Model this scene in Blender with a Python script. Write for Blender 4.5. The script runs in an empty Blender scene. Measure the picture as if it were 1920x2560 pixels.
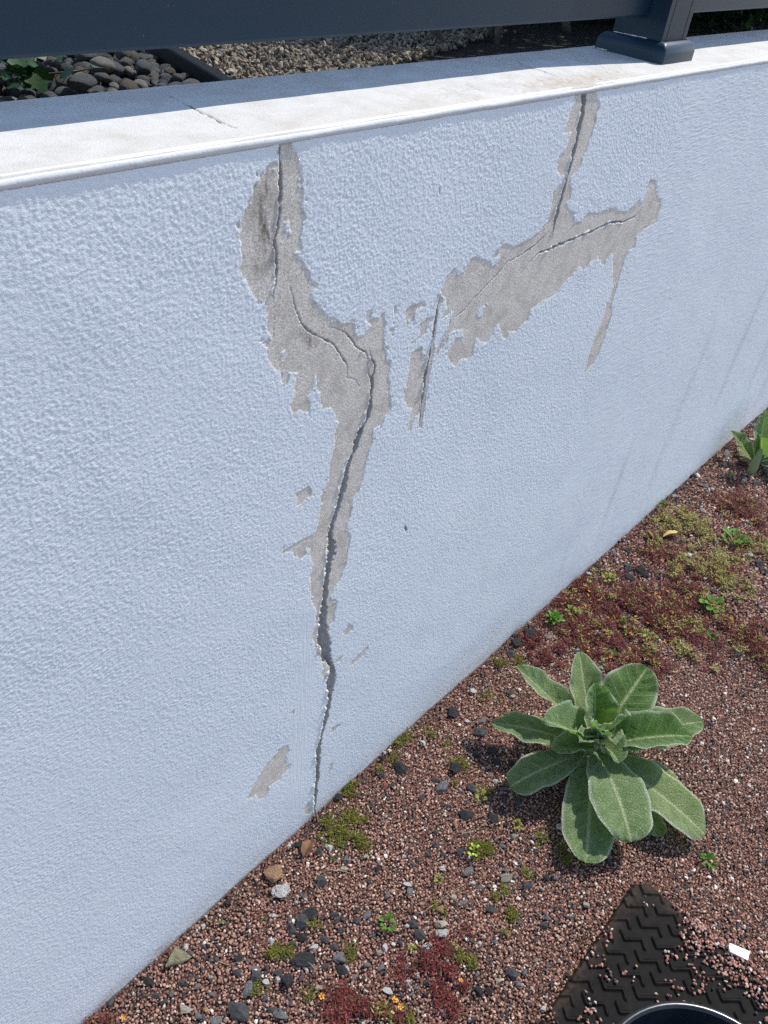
import bpy, math, random
import numpy as np
from mathutils import Vector, Matrix
R_ = math.radians
scene = bpy.context.scene
COL = scene.collection

# ---------------------------------------------------------------- camera, sky, sun, exposure
cam_d = bpy.data.cameras.new("camera"); cam = bpy.data.objects.new("camera", cam_d); COL.objects.link(cam)
scene.camera = cam
cam_d.sensor_fit = 'VERTICAL'; cam_d.sensor_height = 36.0; cam_d.lens = 36.0 * 1911.0 / 2560.0
cam_d.clip_start = 0.05; cam_d.clip_end = 500.0
_X = np.array([0.67633513, -0.41798844, 0.6065117]); _Y = np.array([-0.73073255, -0.48440917, 0.48101736]); _Z = np.array([0.09274014, -0.76852678, -0.6330607])
_R = np.array([_X, _Y, _Z])
_c = [_R @ np.array(v) for v in ((1, 0, 0), (0, -1, 0), (0, 0, -1))]
cam.matrix_world = Matrix(((_c[0][0], _c[1][0], _c[2][0], 0.0), (_c[0][1], _c[1][1], _c[2][1], -0.5646), (_c[0][2], _c[1][2], _c[2][2], 1.5), (0, 0, 0, 1)))

SUN_EL, SUN_OFF = R_(52), R_(8.0)            # high sun, almost along the wall, slightly in front of it
sun_dir = Vector((math.cos(SUN_EL) * math.cos(SUN_OFF), -math.cos(SUN_EL) * math.sin(SUN_OFF), math.sin(SUN_EL)))
world = bpy.data.worlds.new("World"); scene.world = world; world.use_nodes = True
_nt = world.node_tree; _bg = _nt.nodes["Background"]; _sky = _nt.nodes.new("ShaderNodeTexSky")
_sky.sky_type = 'NISHITA'; _sky.sun_disc = False; _sky.sun_elevation = SUN_EL
_sky.sun_rotation = math.atan2(sun_dir.x, sun_dir.y); _sky.air_density = 1.0; _sky.dust_density = 0.6; _sky.ozone_density = 1.0
_nt.links.new(_sky.outputs[0], _bg.inputs[0]); _bg.inputs[1].default_value = 0.15
sun_d = bpy.data.lights.new("sun", 'SUN'); sun = bpy.data.objects.new("sun", sun_d); COL.objects.link(sun)
sun_d.energy = 3.2; sun_d.angle = R_(0.55); sun_d.color = (1.0, 0.95, 0.88)
sun.rotation_euler = sun_dir.to_track_quat('Z', 'Y').to_euler()
scene.cycles.use_denoising = False
scene.view_settings.view_transform = 'Standard'; scene.view_settings.look = 'None'
scene.view_settings.gamma = 1.0; scene.view_settings.exposure = 0.62; scene.view_settings.use_curve_mapping = False

rng = np.random.default_rng(7); random.seed(7)

# ---------------------------------------------------------------- measured data (0.1 mm on the wall, mm elsewhere)
PEEL = [[(4963,13075),(5110,13075),(5154,13005),(5190,12941),(5204,12873),(5250,12830),(5238,12776),(5266,12722),(5257,12636),(5278,12543),(5257,12482),(5289,12423),(5310,12353),(5272,12294),(5256,12215),(5240,12164),(5275,12102),(5284,12058),(5244,12024),(5170,12038),(5227,11986),(5284,11931),(5325,11864),(5366,11796),(5403,11728),(5431,11647),(5470,11645),(5514,11644),(5512,11596),(5454,11565),(5420,11528),(5438,11477),(5506,11396),(5547,11330),(5655,11252),(5700,11190),(5810,11151),(5880,11081),(5973,11029),(6121,11003),(6164,10913),(6134,10869),(6222,10789),(6317,10778),(6360,10819),(6439,10858),(6346,10947),(6338,11019),(6356,11065),(6433,11104),(6450,11022),(6427,10958),(6513,10934),(6586,10931),(6614,10993),(6660,10963),(6701,10808),(6688,10721),(6691,10609),(6720,10488),(6771,10395),(6799,10289),(6889,10240),(6896,10158),(6856,10072),(6854,9992),(6923,9886),(6924,9782),(6978,9635),(7007,9495),(6962,9426),(6896,9409),(6865,9334),(6872,9333),(6826,9263),(6736,9283),(6653,9256),(6691,9160),(6687,9073),(6659,9030),(6634,8969),(6631,8897),(6606,8835),(6582,8752),(6572,8644),(6548,8560),(6538,8450),(6514,8365),(6490,8279),(6416,8238),(6366,8185),(6386,8095),(6382,8016),(6369,7921),(6332,7839),(6306,7749),(6338,7647),(6404,7546),(6404,7416),(6389,7338),(6377,7213),(6355,7070),(6342,6942),(6293,6836),(6266,6737),(6214,6655),(6145,6630),(6083,6531),(6053,6456),(6095,6354),(6235,6219),(6206,6128),(6167,6006),(6190,5863),(6159,5783),(6050,5788),(6069,5670),(6025,5599),(6060,5434),(6026,5690),(6047,5543),(6142,5402),(6089,5269),(6162,4934),(6256,4686),(6253,4544),(6356,4218),(6296,3936),(6127,4088),(6129,4267),(5939,4653),(6011,4720),(5892,5074),(5805,5335),(5717,5696),(5672,5910),(5680,5866),(5754,6011),(5756,6208),(5785,6308),(5722,6426),(5660,6565),(5628,6773),(5607,7015),(5599,7197),(5626,7310),(5645,7363),(5607,7494),(5560,7607),(5566,7728),(5522,7796),(5471,7785),(5499,7707),(5456,7651),(5394,7658),(5311,7741),(5249,7830),(5228,7903),(5149,7942),(5042,7977),(5070,8009),(5167,8010),(5304,8007),(5463,8012),(5606,7968),(5667,7982),(5691,8118),(5706,8227),(5738,8383),(5755,8450),(5721,8505),(5738,8572),(5763,8652),(5809,8720),(5847,8756),(5859,8877),(5862,8983),(5874,9101),(5899,9177),(5922,9271),(5918,9409),(5922,9541),(5935,9618),(5981,9657),(5917,9731),(5901,9827),(5808,9943),(5695,9979),(5655,10049),(5625,10074),(5628,10225),(5569,10284),(5556,10417),(5525,10509),(5494,10475),(5509,10398),(5479,10335),(5427,10281),(5407,10252),(5465,10155),(5448,10048),(5370,10060),(5282,10114),(5197,10092),(5152,10221),(5171,10305),(5232,10372),(5199,10457),(5228,10552),(5246,10633),(5143,10678),(5124,10607),(5095,10539),(5044,10566),(4993,10653),(5002,10735),(4923,10780),(4846,10872),(4817,10964),(4789,11005),(4837,11054),(4799,11114),(4757,11159),(4809,11189),(4846,11209),(4810,11298),(4792,11380),(4801,11452),(4802,11556),(4775,11622),(4688,11674),(4636,11731),(4586,11786),(4562,11862),(4506,11944),(4475,12005),(4486,12083),(4497,12173),(4484,12266),(4462,12334),(4488,12405),(4499,12490),(4540,12544),(4597,12595),(4582,12634),(4639,12697),(4656,12742),(4713,12805),(4721,12851),(4785,12877),(4834,12929),(4898,12926),(4959,12936)],[(10103,13104),(10228,13126),(10625,13122),(10657,13017),(10763,12954),(10823,12859),(10774,12796),(10811,12678),(10798,12610),(10783,12495),(10743,12429),(10728,12312),(10661,12249),(10699,12123),(10591,12040),(10459,12010),(10469,11886),(10573,11820),(10610,11687),(10515,11627),(10634,11529),(10799,11447),(10939,11261),(11127,11254),(11295,11346),(11406,11340),(11574,11283),(11829,11279),(12114,11286),(12392,11165),(12691,11127),(12900,11194),(13040,11274),(13130,11185),(13239,11316),(13203,11468),(13221,11538),(13428,11522),(13571,11412),(13750,11203),(13955,11108),(14040,10937),(14021,10814),(14042,10681),(13771,10668),(13530,10618),(13369,10554),(13472,10339),(13248,10322),(13187,10204),(13148,10048),(13147,9847),(13046,9770),(12981,9769),(12821,9992),(12708,10246),(12533,10444),(12402,10347),(12401,10236),(12267,10314),(12039,10459),(11810,10449),(11684,10355),(11411,10448),(11250,10320),(11058,10261),(10951,10136),(10755,10095),(10490,10105),(10301,10065),(10158,10044),(10166,9891),(9993,9819),(9919,9749),(9648,9830),(9652,9677),(9497,9786),(9356,10006),(9270,10060),(9194,9937),(9119,9813),(8897,9882),(8798,9999),(8762,9895),(8791,9710),(8650,9668),(8501,9747),(8379,9641),(8220,9782),(8081,9942),(8184,10021),(8280,10130),(8451,10105),(8375,10239),(8164,10275),(8092,10242),(8083,10108),(7939,10044),(7838,9966),(7869,10094),(8007,10268),(8073,10488),(8109,10583),(7942,10552),(7866,10547),(7957,10651),(7873,10851),(7753,10919),(7792,11044),(7841,11152),(7991,11225),(8094,11116),(8230,11108),(8306,11261),(8417,11285),(8551,11231),(8697,11149),(8821,11146),(8873,11247),(8978,11312),(9156,11287),(9352,11221),(9568,11240),(9738,11270),(9951,11318),(10087,11446),(10108,11620),(10081,11848),(10250,11944),(10260,12027),(10052,12129),(9978,12244),(10059,12372),(10171,12427),(10180,12608),(9983,12640),(10033,12778),(10050,12885),(10128,13006)],[(7768,10903),(7839,10835),(7763,10704),(7769,10472),(7762,10236),(7804,10032),(7783,9760),(7776,9503),(7769,9238),(7765,8839),(7699,8867),(7655,9101),(7575,9103),(7494,8891),(7431,8911),(7467,9267),(7374,9362),(7257,9495),(7247,9669),(7295,9930),(7294,10146),(7368,10241),(7497,10239),(7513,10154),(7608,10056),(7698,10175),(7700,10440),(7696,10723)],[(12950,9416),(13158,9342),(13331,9097),(13315,8882),(13308,8584),(13259,8291),(13158,8090),(12850,7958),(12839,8313),(12845,8689),(12937,8956),(12971,9198)],[(13182,9856),(13186,9667),(13162,9394),(13094,9359),(13004,9401),(13038,9670),(13059,9885)],[(7085,10746),(7073,10918),(7174,10927),(7401,10926),(7462,10885),(7456,10826),(7328,10849),(7263,10818),(7268,10693),(7153,10652)],[(7446,10412),(7391,10608),(7548,10638),(7601,10648),(7739,10609),(7570,10530),(7533,10438),(7379,10381),(7279,10335),(7250,10395)],[(6818,11026),(6883,11008),(6898,10915),(6855,10863)],[(6113,11430),(6153,11419),(6132,11343),(6109,11349)],[(6790,10709),(6877,10720),(6875,10646),(6809,10666)],[(5487,8891),(5559,8792),(5553,8705),(5438,8692),(5343,8650),(5248,8665),(5303,8744),(5271,8886),(5355,8878)]]
FAINT = [[(5011,3418),(5235,3328),(5276,3136),(5216,2966),(5232,2742),(5351,2611),(5301,2526),(5120,2483),(5069,2399),(4790,2510),(4814,2338),(4713,2242),(4565,2350),(4495,2578),(4283,2712),(4355,2781),(4454,2939),(4599,3110),(4745,3247),(4890,3319),(4987,3312)],[(5797,767),(5985,536),(5996,312),(5880,203),(5693,397),(5699,641)],[(7127,4472),(7126,4353),(7040,4244),(6791,4208),(6678,4244),(6722,4356),(6967,4393)],[(6381,1474),(6457,1468),(6455,1276),(6374,1132),(6314,1355)],[(6590,2644),(6567,2562),(6366,2553),(6277,2609),(6356,2703)],[(5243,4244),(5364,4218),(5354,4122),(5268,4159)],[(6652,5375),(6663,5258),(6489,5173),(6424,5332)],[(6240,4728),(6451,4697),(6377,4628),(6246,4636)],[(6533,5478),(6646,5365),(6657,5248),(6471,5310),(6453,5214),(6405,5333)]]
HOLES = [[(5038,12364),(5072,12410),(5109,12338),(5111,12231),(5057,12268)],[(8976,11188),(9039,11123),(8951,11067),(8855,11038),(8807,11124)],[(8806,10499),(8884,10450),(8820,10303),(8704,10336),(8702,10418)],[(5000,10969),(5077,10993),(5059,10917),(5000,10887)]]
CRACKS = [[(4963,13075,13),(4972,12922,17),(4982,12801,27),(4983,12679,30),(4975,12555,27),(4965,12430,28),(4955,12327,21),(4914,12230,24),(4927,12079,28),(4945,11951,29),(4933,11813,18),(4901,11691,22),(4887,11629,11)],[(4887,11629,5),(4902,11469,5),(4899,11162,4)],[(5101,11801,4),(5123,11664,9),(5183,11514,15),(5235,11377,20),(5288,11236,20),(5394,11108,21),(5543,11005,19),(5697,10907,20),(5813,10811,23),(5912,10673,23),(6015,10531,24),(6076,10419,17),(6083,10285,10),(6235,10193,8),(6321,10064,5)],[(5709,11064,4),(5864,11001,13),(6006,10899,16),(6132,10764,21),(6213,10649,22),(6394,10517,20),(6431,10411,15),(6467,10208,16),(6529,10108,26)],[(6453,10535,5),(6508,10386,23),(6578,10324,24),(6582,10187,24),(6542,10103,34),(6565,10015,46),(6561,9835,41),(6555,9672,57),(6534,9511,61),(6467,9411,44),(6428,9298,55),(6412,9332,75),(6371,9228,83),(6335,9067,66),(6242,8948,52),(6204,8783,66),(6188,8605,93),(6150,8434,85),(6110,8261,81),(6047,8118,54),(6003,7982,54),(5969,7859,67),(5971,7672,77),(6017,7475,140),(6016,7325,131),(5971,7178,98),(5959,7006,80),(5939,6792,81),(5930,6564,82),(5921,6331,107),(5917,6139,138),(5921,5935,145),(5935,5694,152),(5921,5847,166),(5956,5560,185),(6015,5274,173),(6072,4952,123),(6187,4672,60),(6230,4505,100),(6215,4341,175),(6216,4129,160),(6220,3881,103),(6209,3640,81),(6181,3441,93),(6153,3240,94),(6139,3021,65),(6083,2806,53),(6041,2572,65),(6012,2319,96),(6031,1972,85),(6034,1632,80),(6035,1322,81),(6003,1084,69),(6018,784,77),(6017,496,52),(6005,259,26),(6037,-41,26)],[(10286,13100,67),(10345,13010,78),(10374,12877,88),(10379,12677,74),(10398,12492,55),(10393,12354,71),(10387,12165,51),(10356,12025,41),(10347,11780,52),(10316,11635,58),(10323,11454,64),(10317,11299,27),(10326,11165,11)],[(13232,11078,15),(13074,10969,37),(12672,10952,42),(12137,11037,60),(11801,11014,38),(11414,11003,55),(11040,10993,47),(10624,10995,67),(10333,10974,54),(10037,10983,42),(9876,10911,26),(9727,10810,15),(9652,10759,10)],[(10209,11267,11),(10048,11194,21),(9863,11127,41),(9591,11054,15),(9244,11026,19),(9065,10911,19),(8826,10786,23),(8482,10612,18),(8344,10518,17),(8193,10480,13)],[(7762,10929,16),(7733,10636,32),(7732,10378,28),(7710,10118,33),(7687,9849,50),(7685,9566,51),(7691,9328,34),(7711,9017,13),(7721,8858,9)],[(8080,10460,13),(8007,10268,17),(7903,10028,13)],[(7428,12330,7),(7447,12247,10)],[(7701,6981,22),(7745,6835,33)]]
STAINS = [[(4752,12799),(4800,12683),(4765,12466),(4814,12197),(4778,12003)],[(5333,11110),(5484,10931)]]
COPING_CRACKS = [[(4888,1839,8),(4788,1460,8),(4747,1178,16),(4747,1033,25),(4721,856,30),(4711,704,35),(4684,465,30),(4685,334,20),(4739,207,8)],[(10645,1385,8),(10490,1156,35),(10426,954,45),(10449,775,40),(10363,529,20),(10288,260,16),(10252,57,15)],[(11906,1270,8),(11876,842,10),(11755,378,8),(11825,111,8)]]
STONES = [(457,-39,37,34,'tan'),(447,-69,35,25,'crumb'),(245,-28,41,29,'olive'),(264,-26,10,13,'white'),(438,-139,23,29,'dark'),(462,-143,28,22,'black'),(418,-133,15,24,'dark'),(421,-157,22,16,'black'),(401,-156,15,10,'dark'),(401,-193,42,18,'black'),(354,-192,29,24,'black'),(354,-173,21,13,'dark'),(320,-150,21,17,'dark'),(409,-92,14,8,'white'),(377,-124,14,11,'white'),(426,-188,18,9,'white'),(390,-205,7,10,'white'),(328,-168,13,11,'white'),(344,-180,12,11,'white'),(206,-106,23,10,'cream'),(228,-128,11,9,'orange'),(389,-241,18,8,'cream'),(265,-168,40,26,'dark'),(312,-225,26,17,'grey'),(515,-110,23,23,'dark'),(445,-234,21,13,'grey'),(300,-156,23,21,'grey'),(346,-17,6,6,'white'),(321,-4,8,6,'white'),(309,-15,9,7,'white'),(295,-14,6,7,'white'),(475,-108,13,11,'grey'),(465,-98,6,8,'white'),(565,-125,17,11,'cream'),(573,-73,17,14,'white'),(519,-15,10,8,'white'),(229,-151,25,10,'grey'),(260,-61,10,8,'dark'),(364,-15,19,9,'black'),(186,-22,23,15,'black'),(224,-67,11,10,'dark'),(249,-117,14,8,'grey'),(241,-91,12,7,'grey'),(188,-69,17,8,'dark'),(183,-52,14,10,'dark'),(319,-107,12,12,'black'),(302,-122,19,11,'dark'),(265,-96,9,8,'cream'),(491,-172,16,10,'dark'),(497,-189,14,8,'dark'),(514,-210,14,12,'dark'),(527,-197,13,11,'dark'),(480,-201,13,11,'dark'),(448,-190,19,12,'dark'),(451,-211,18,11,'dark'),(417,-224,14,11,'dark'),(327,-137,18,11,'grey'),(214,-127,14,9,'grey'),(305,-207,14,9,'dark'),(293,-49,12,7,'black'),(493,-174,13,10,'dark'),(513,-207,16,14,'dark'),(536,-217,18,12,'grey'),(479,-201,12,11,'dark'),(448,-188,15,9,'dark'),(451,-209,18,10,'dark'),(447,-231,21,15,'grey'),(435,-249,27,18,'black'),(443,-253,9,15,'white'),(472,-275,15,11,'grey'),(488,-297,15,10,'grey'),(501,-277,14,12,'beige'),(515,-278,12,14,'white'),(519,-329,15,13,'grey'),(577,-311,25,19,'dark'),(569,-337,22,20,'white'),(619,-324,31,18,'cream'),(607,-338,26,11,'crumb'),(582,-289,19,14,'dark'),(572,-284,10,7,'white'),(640,-310,13,15,'tan'),(676,-313,12,14,'cream'),(681,-334,17,11,'grey'),(664,-323,13,8,'black'),(657,-305,12,9,'grey'),(709,-375,25,15,'dark'),(780,-366,26,19,'beige'),(794,-354,12,11,'grey'),(798,-402,20,13,'dark'),(754,-328,12,15,'tan'),(738,-303,24,15,'grey'),(728,-337,17,9,'grey'),(623,-244,15,15,'grey'),(631,-232,18,9,'white'),(588,-220,13,13,'grey'),(583,-175,13,12,'dark'),(611,-170,12,12,'black'),(853,-433,12,15,'grey'),(840,-421,17,16,'black'),(777,-465,15,11,'grey'),(758,-467,18,14,'dark'),(853,-506,14,11,'cream'),(697,-427,13,8,'orange'),(861,-326,18,13,'beige'),(948,-379,16,15,'white'),(648,-470,28,21,'dark'),(582,-445,21,18,'black'),(596,-459,17,13,'black'),(512,-422,24,11,'grey'),(469,-329,19,12,'white'),(503,-345,15,6,'white'),(524,-353,8,12,'white'),(416,-283,9,7,'white'),(507,-363,14,9,'grey'),(528,-372,18,8,'dark'),(410,-336,13,8,'white'),(483,-388,7,9,'cream'),(592,-372,14,9,'dark'),(643,-400,10,8,'white'),(669,-418,11,11,'grey'),(659,-398,8,7,'white'),(641,-490,12,13,'grey'),(667,-489,11,9,'grey'),(620,-462,12,8,'cream'),(579,-373,11,5,'white'),(726,-551,8,10,'tan'),(718,-547,13,9,'black'),(640,-547,11,10,'white'),(528,-196,13,9,'black'),(497,-187,13,8,'dark'),(443,-273,11,8,'grey'),(452,-286,12,9,'dark'),(525,-248,11,8,'black'),(543,-291,13,9,'dark'),(600,-429,9,7,'grey'),(690,-421,8,8,'dark'),(729,-219,14,9,'black'),(705,-222,14,10,'dark'),(727,-244,14,10,'dark'),(832,-320,12,10,'grey'),(623,-165,8,9,'grey'),(703,-261,10,7,'white'),(669,-192,7,5,'white'),(725,-323,10,8,'white'),(816,-425,6,5,'white'),(787,-497,7,5,'white'),(699,-493,10,7,'beige'),(731,-431,11,7,'grey'),(541,-468,13,6,'dark'),(431,-332,10,8,'dark'),(494,-365,12,7,'grey'),(808,-52,32,30,'black'),(1005,-43,31,33,'black'),(1013,-117,41,29,'dark'),(1043,-107,19,16,'grey'),(979,-29,12,16,'grey'),(892,-47,15,15,'white'),(1094,-38,16,17,'white'),(843,-149,27,25,'grey'),(791,-132,19,13,'dark'),(898,-136,26,32,'black'),(888,-193,29,25,'dark'),(938,-221,15,10,'white'),(827,-222,34,24,'black'),(861,-268,26,25,'black'),(937,-245,19,11,'grey'),(795,-224,11,13,'tan'),(756,-266,18,18,'dark'),(864,-179,8,8,'white'),(728,-221,15,8,'dark'),(692,-111,11,8,'grey'),(862,-325,17,13,'beige'),(754,-60,14,18,'red'),(1016,-81,12,10,'white'),(614,-136,12,9,'cream'),(705,-261,12,8,'white'),(994,-167,27,21,'black'),(981,-196,17,15,'black'),(797,4,16,13,'black'),(919,-46,12,19,'black'),(767,-37,13,13,'dark'),(665,-7,18,13,'black'),(965,-148,17,12,'dark'),(1003,-220,20,15,'black'),(872,-298,14,10,'black'),(935,-283,19,22,'dark'),(582,-113,12,12,'grey'),(554,-65,17,17,'dark'),(533,-24,17,14,'black'),(574,-69,15,10,'white'),(586,-88,6,5,'white'),(766,-70,13,11,'dark'),(687,-164,7,5,'white'),(669,-190,6,5,'white'),(753,-203,11,8,'dark'),(792,-254,14,10,'dark'),(808,-176,12,8,'dark'),(827,-124,8,6,'white'),(944,-203,15,6,'grey'),(654,-33,6,5,'white'),(844,-128,19,14,'dark'),(1110,-131,12,12,'tan'),(1157,-115,18,11,'cream'),(1159,-105,15,14,'dark'),(1350,-10,48,37,'black'),(1304,-25,28,24,'black'),(1263,-35,23,23,'dark'),(1818,-118,44,38,'black'),(1799,-81,33,28,'dark'),(2075,-19,24,26,'dark'),(1731,-11,27,22,'black'),(2386,-62,23,52,'grey'),(2247,-115,22,28,'white'),(1688,3,19,15,'white'),(2146,-318,26,25,'cream'),(1978,-117,23,21,'cream'),(2240,-12,24,18,'white'),(1498,-150,24,18,'white'),(1644,-172,14,12,'white'),(1795,-175,16,30,'cream'),(2127,-353,29,28,'dark'),(2656,-177,27,38,'beige'),(1386,-72,21,17,'beige'),(1386,-11,17,23,'cream'),(1372,-120,21,14,'dark'),(2918,-14,34,28,'grey'),(2646,-30,35,34,'grey'),(2569,-56,41,33,'dark'),(2621,-94,41,29,'black'),(1874,-46,25,20,'black'),(1768,-107,32,25,'dark'),(2112,-69,21,23,'dark'),(2549,-181,40,27,'dark'),(2823,-52,18,16,'white'),(2109,-382,26,24,'dark'),(2389,-89,14,19,'white'),(1950,-154,20,17,'grey'),(1993,-177,11,17,'white'),(1826,-19,14,16,'grey'),(1946,-329,14,16,'white'),(1995,-378,25,16,'black'),(2081,-255,12,31,'white'),(1718,-456,22,16,'grey'),(1403,-148,12,9,'white'),(1397,-220,14,12,'white'),(1393,-186,19,14,'cream')]
FLOWERS = [[1611,-38],[1613,-56],[1649,-67],[1597,-62],[1604,-94],[1559,-81],[1663,-156],[1730,-185],[1754,-194],[1785,-216],[1744,-208],[1805,-269],[1869,-342],[1828,-327],[1828,-340],[1720,-261],[1743,-278],[1629,-198],[1682,-260],[1606,-212],[1632,-233],[1653,-272],[1563,-146],[1508,-164],[1504,-177],[1557,-219],[1505,-243],[1440,-223],[1600,-299],[1811,-398],[1781,-432],[1704,-369],[1941,-298],[1529,-370],[1822,-390],[1413,-172],[1977,-163],[2350,-155],[2419,-197],[2273,-219],[2289,-234],[2317,-255],[2230,-259],[1901,-141],[1939,-300],[2302,-307],[464,-350],[464,-364],[569,-414],[379,-256],[127,-44]]
WEEDS = [(1444,-46,30,'rosette'),(2173,-255,44,'leafy'),(1579,-191,19,'leafy'),(1726,-376,15,'leafy'),(1839,-331,36,'leafy'),(550,-257,17,'leafy'),(681,-270,10,'pale'),(774,-285,13,'flowering'),(881,-222,15,'pale'),(1113,-644,17,'leafy'),(2509,-97,14,'leafy'),(1596,-253,22,'pale'),(1457,-222,14,'leafy'),(1709,-64,23,'pale'),(1512,-65,24,'pale'),(886,-318,12,'pale'),(2162,-12,15,'leafy'),(1815,-385,15,'pale'),(548,-318,6,'pale'),(1535,-285,20,'leafy')]
MOSS = [(742,-374,18,1),(730,-407,23,1),(698,-359,11,0.6),(803,-297,26,1.2),(638,-299,11,0.8),(637,-323,8,0.5),(597,-387,15,0.9),(606,-412,18,0.9),(821,-388,15,0.6),(895,-372,21,0.5),(906,-423,24,0.8),(442,-341,17,1),(462,-387,17,0.8),(468,-241,12,0.6),(604,-370,9,0.5),(614,-69,44,1),(653,-64,27,0.9),(627,-103,26,1),(604,-33,23,0.9),(695,-13,27,1),(855,-8,29,0.7),(873,-15,20,0.6),(922,-145,23,0.9),(871,-164,11,0.8),(785,2,16,0.6),(776,-24,14,0.6),(925,-49,20,0.5),(1114,-71,16,0.6),(1090,-71,10,0.5),(935,-90,11,0.7),(922,-99,9,0.5),(865,-279,9,0.4),(908,-224,19,0.5),(788,-291,33,1.1),(372,-156,24,1),(387,-163,18,0.8),(312,-167,14,1),(373,-215,14,1.1),(418,-174,13,1),(450,-161,15,0.7),(322,-180,8,0.5),(466,-243,13,0.8),(392,-86,7,0.5),(370,-238,13,0.7),(294,-2,5,0.5),(1262,-57,27,0.7),(1218,-39,27,0.6),(812,-29,19,0.5)]
RED = [(1621,-37,104,0.8),(1533,-22,81,0.7),(1661,-156,134,1),(1738,-252,135,0.9),(1849,-280,107,0.5),(1528,-148,109,0.9),(1584,-225,109,1),(1445,-122,96,0.7),(1657,-266,101,0.8),(1491,-254,95,0.9),(1524,-308,57,0.6),(1350,-84,80,0.8),(1801,-380,93,0.6),(1816,-455,102,0.6),(2398,-197,102,0.9),(2332,-176,69,0.7),(2333,-271,87,0.5),(1960,-143,91,0.6),(1912,-79,62,0.5),(1968,-281,83,0.4),(1920,-208,100,0.5),(584,-358,34,1),(554,-351,34,0.9),(567,-384,33,1),(513,-317,21,0.6),(496,-336,18,0.6),(560,-417,27,0.6),(539,-403,33,0.8),(531,-432,26,0.8),(403,-301,38,1),(378,-294,34,1),(420,-334,32,0.8),(394,-252,17,0.5),(453,-367,23,0.7),(646,-361,19,0.5),(400,-295,35,1),(409,-278,23,0.6),(87,-4,16,0.5),(102,-26,21,0.5),(1780,-489,75,0.6),(1743,-527,59,0.6),(1653,-395,68,0.25),(1473,-317,30,0.5)]
PALE = [(2099,-68,96,1),(2157,-107,78,0.9),(2147,-166,71,1),(1987,-82,57,0.7),(1982,-213,90,0.9),(1902,-183,66,0.7),(2041,-266,97,0.9),(1949,-333,71,0.8),(1833,-330,63,0.9),(2191,-293,83,0.8),(2219,-339,47,0.6),(1731,-334,56,0.7),(1621,-350,58,0.5),(1561,-278,34,0.7),(1521,-125,34,0.5),(1517,-78,34,0.6),(1758,-444,40,0.6),(1592,-257,29,0.6),(1728,-528,39,0.4),(1618,-387,38,0.5),(436,-346,20,0.7),(1597,-319,21,0.6)]
LEAVES = [('back_left',1128,-294,70,1100,-123,170,68,0.1,38),('top',1150,-308,80,1230,-205,190,78,0.02,22),('front_top',1112,-346,85,1175,-280,190,92,0.03,40),('right_top',1177,-350,80,1328,-335,170,116,0.06,20),('right_back',1198,-382,60,1330,-491,120,96,0.1,12),('right_front',1114,-386,80,1245,-491,150,104,0.16,36),('inner',1108,-373,110,1128,-372,210,80,0.05,26),('bud',1066,-352,130,1069,-344,205,44,0.0,38),('bud_right',1071,-388,130,1082,-386,185,60,0.1,30),('left_roll',1083,-358,100,1019,-250,180,98,0.06,46),('low_roll',1068,-374,90,1014,-289,120,66,0.04,42),('front_small',1077,-362,110,1092,-409,120,70,0.25,38),('left',1098,-309,50,1008,-142,70,70,0.14,10),('low_left',1071,-329,40,927,-259,40,76,0.16,8),('bottom',1085,-356,50,908,-465,30,105,0.1,6),('bottom_right',1077,-386,80,988,-511,70,118,0.18,10),('right_low',1101,-400,60,1141,-614,35,104,0.14,14),('yellow',1141,-406,40,1211,-543,30,60,0.1,14),('under',1095,-438,20,1088,-550,12,68,0.08,8),('heart',1073,-376,130,1067,-358,200,40,0.0,36),('heart_left',1072,-366,120,1028,-330,185,50,0.02,36),('back_small',1210,-379,50,1315,-397,80,55,0.08,10),('back_behind',1216,-292,60,1255,-284,130,55,0.05,15)]
LEAVES_FAR = [('tall',2693,-138,50,2642,-88,220,100,0.02,25),('left',2691,-132,30,2653,-8,90,55,0.08,30),('low',2700,-133,20,2703,-46,20,45,0.08,12),('front',2656,-158,60,2574,-127,160,70,0.1,45),('right',2683,-162,50,2818,-206,120,100,0.1,20),('back',2697,-152,50,2767,-124,180,100,0.05,20),('rl',2684,-166,40,2703,-253,50,90,0.12,12),('fl',2707,-156,30,2678,-141,20,40,0.1,10)]
MAT0 = (0.8395,-0.6198)


# ---------------------------------------------------------------- helpers
def mesh_from(name, verts, faces, smooth=False, mats=()):
    """verts (n,3); faces (m,k) array or a list of such arrays"""
    me = bpy.data.meshes.new(name)
    fl = faces if isinstance(faces, list) else [faces]
    verts = np.asarray(verts, dtype=np.float32)
    me.vertices.add(len(verts)); me.vertices.foreach_set("co", verts.ravel())
    nl = sum(f.size for f in fl); npol = sum(len(f) for f in fl)
    me.loops.add(nl); me.polygons.add(npol)
    me.loops.foreach_set("vertex_index", np.concatenate([np.asarray(f, dtype=np.int32).ravel() for f in fl]))
    tot = np.concatenate([np.full(len(f), f.shape[1], dtype=np.int32) for f in fl])
    st = np.concatenate([[0], np.cumsum(tot)[:-1]]).astype(np.int32)
    me.polygons.foreach_set("loop_start", st)
    me.polygons.foreach_set("use_smooth", np.full(npol, smooth, dtype=bool))
    me.update(calc_edges=True); me.validate()
    for m in mats: me.materials.append(m)
    return me

def fattr(me, name, vals):
    a = me.attributes.new(name, 'FLOAT', 'POINT'); a.data.foreach_set("value", np.asarray(vals, dtype=np.float32))

def cattr(me, name, cols):
    c = np.ones((len(cols), 4), dtype=np.float32); c[:, :3] = cols
    a = me.attributes.new(name, 'FLOAT_COLOR', 'POINT'); a.data.foreach_set("color", c.ravel())

def obj(name, me, parent=None, loc=None):
    o = bpy.data.objects.new(name, me); COL.objects.link(o)
    if parent: o.parent = parent
    if loc is not None: o.location = loc
    return o

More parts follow.
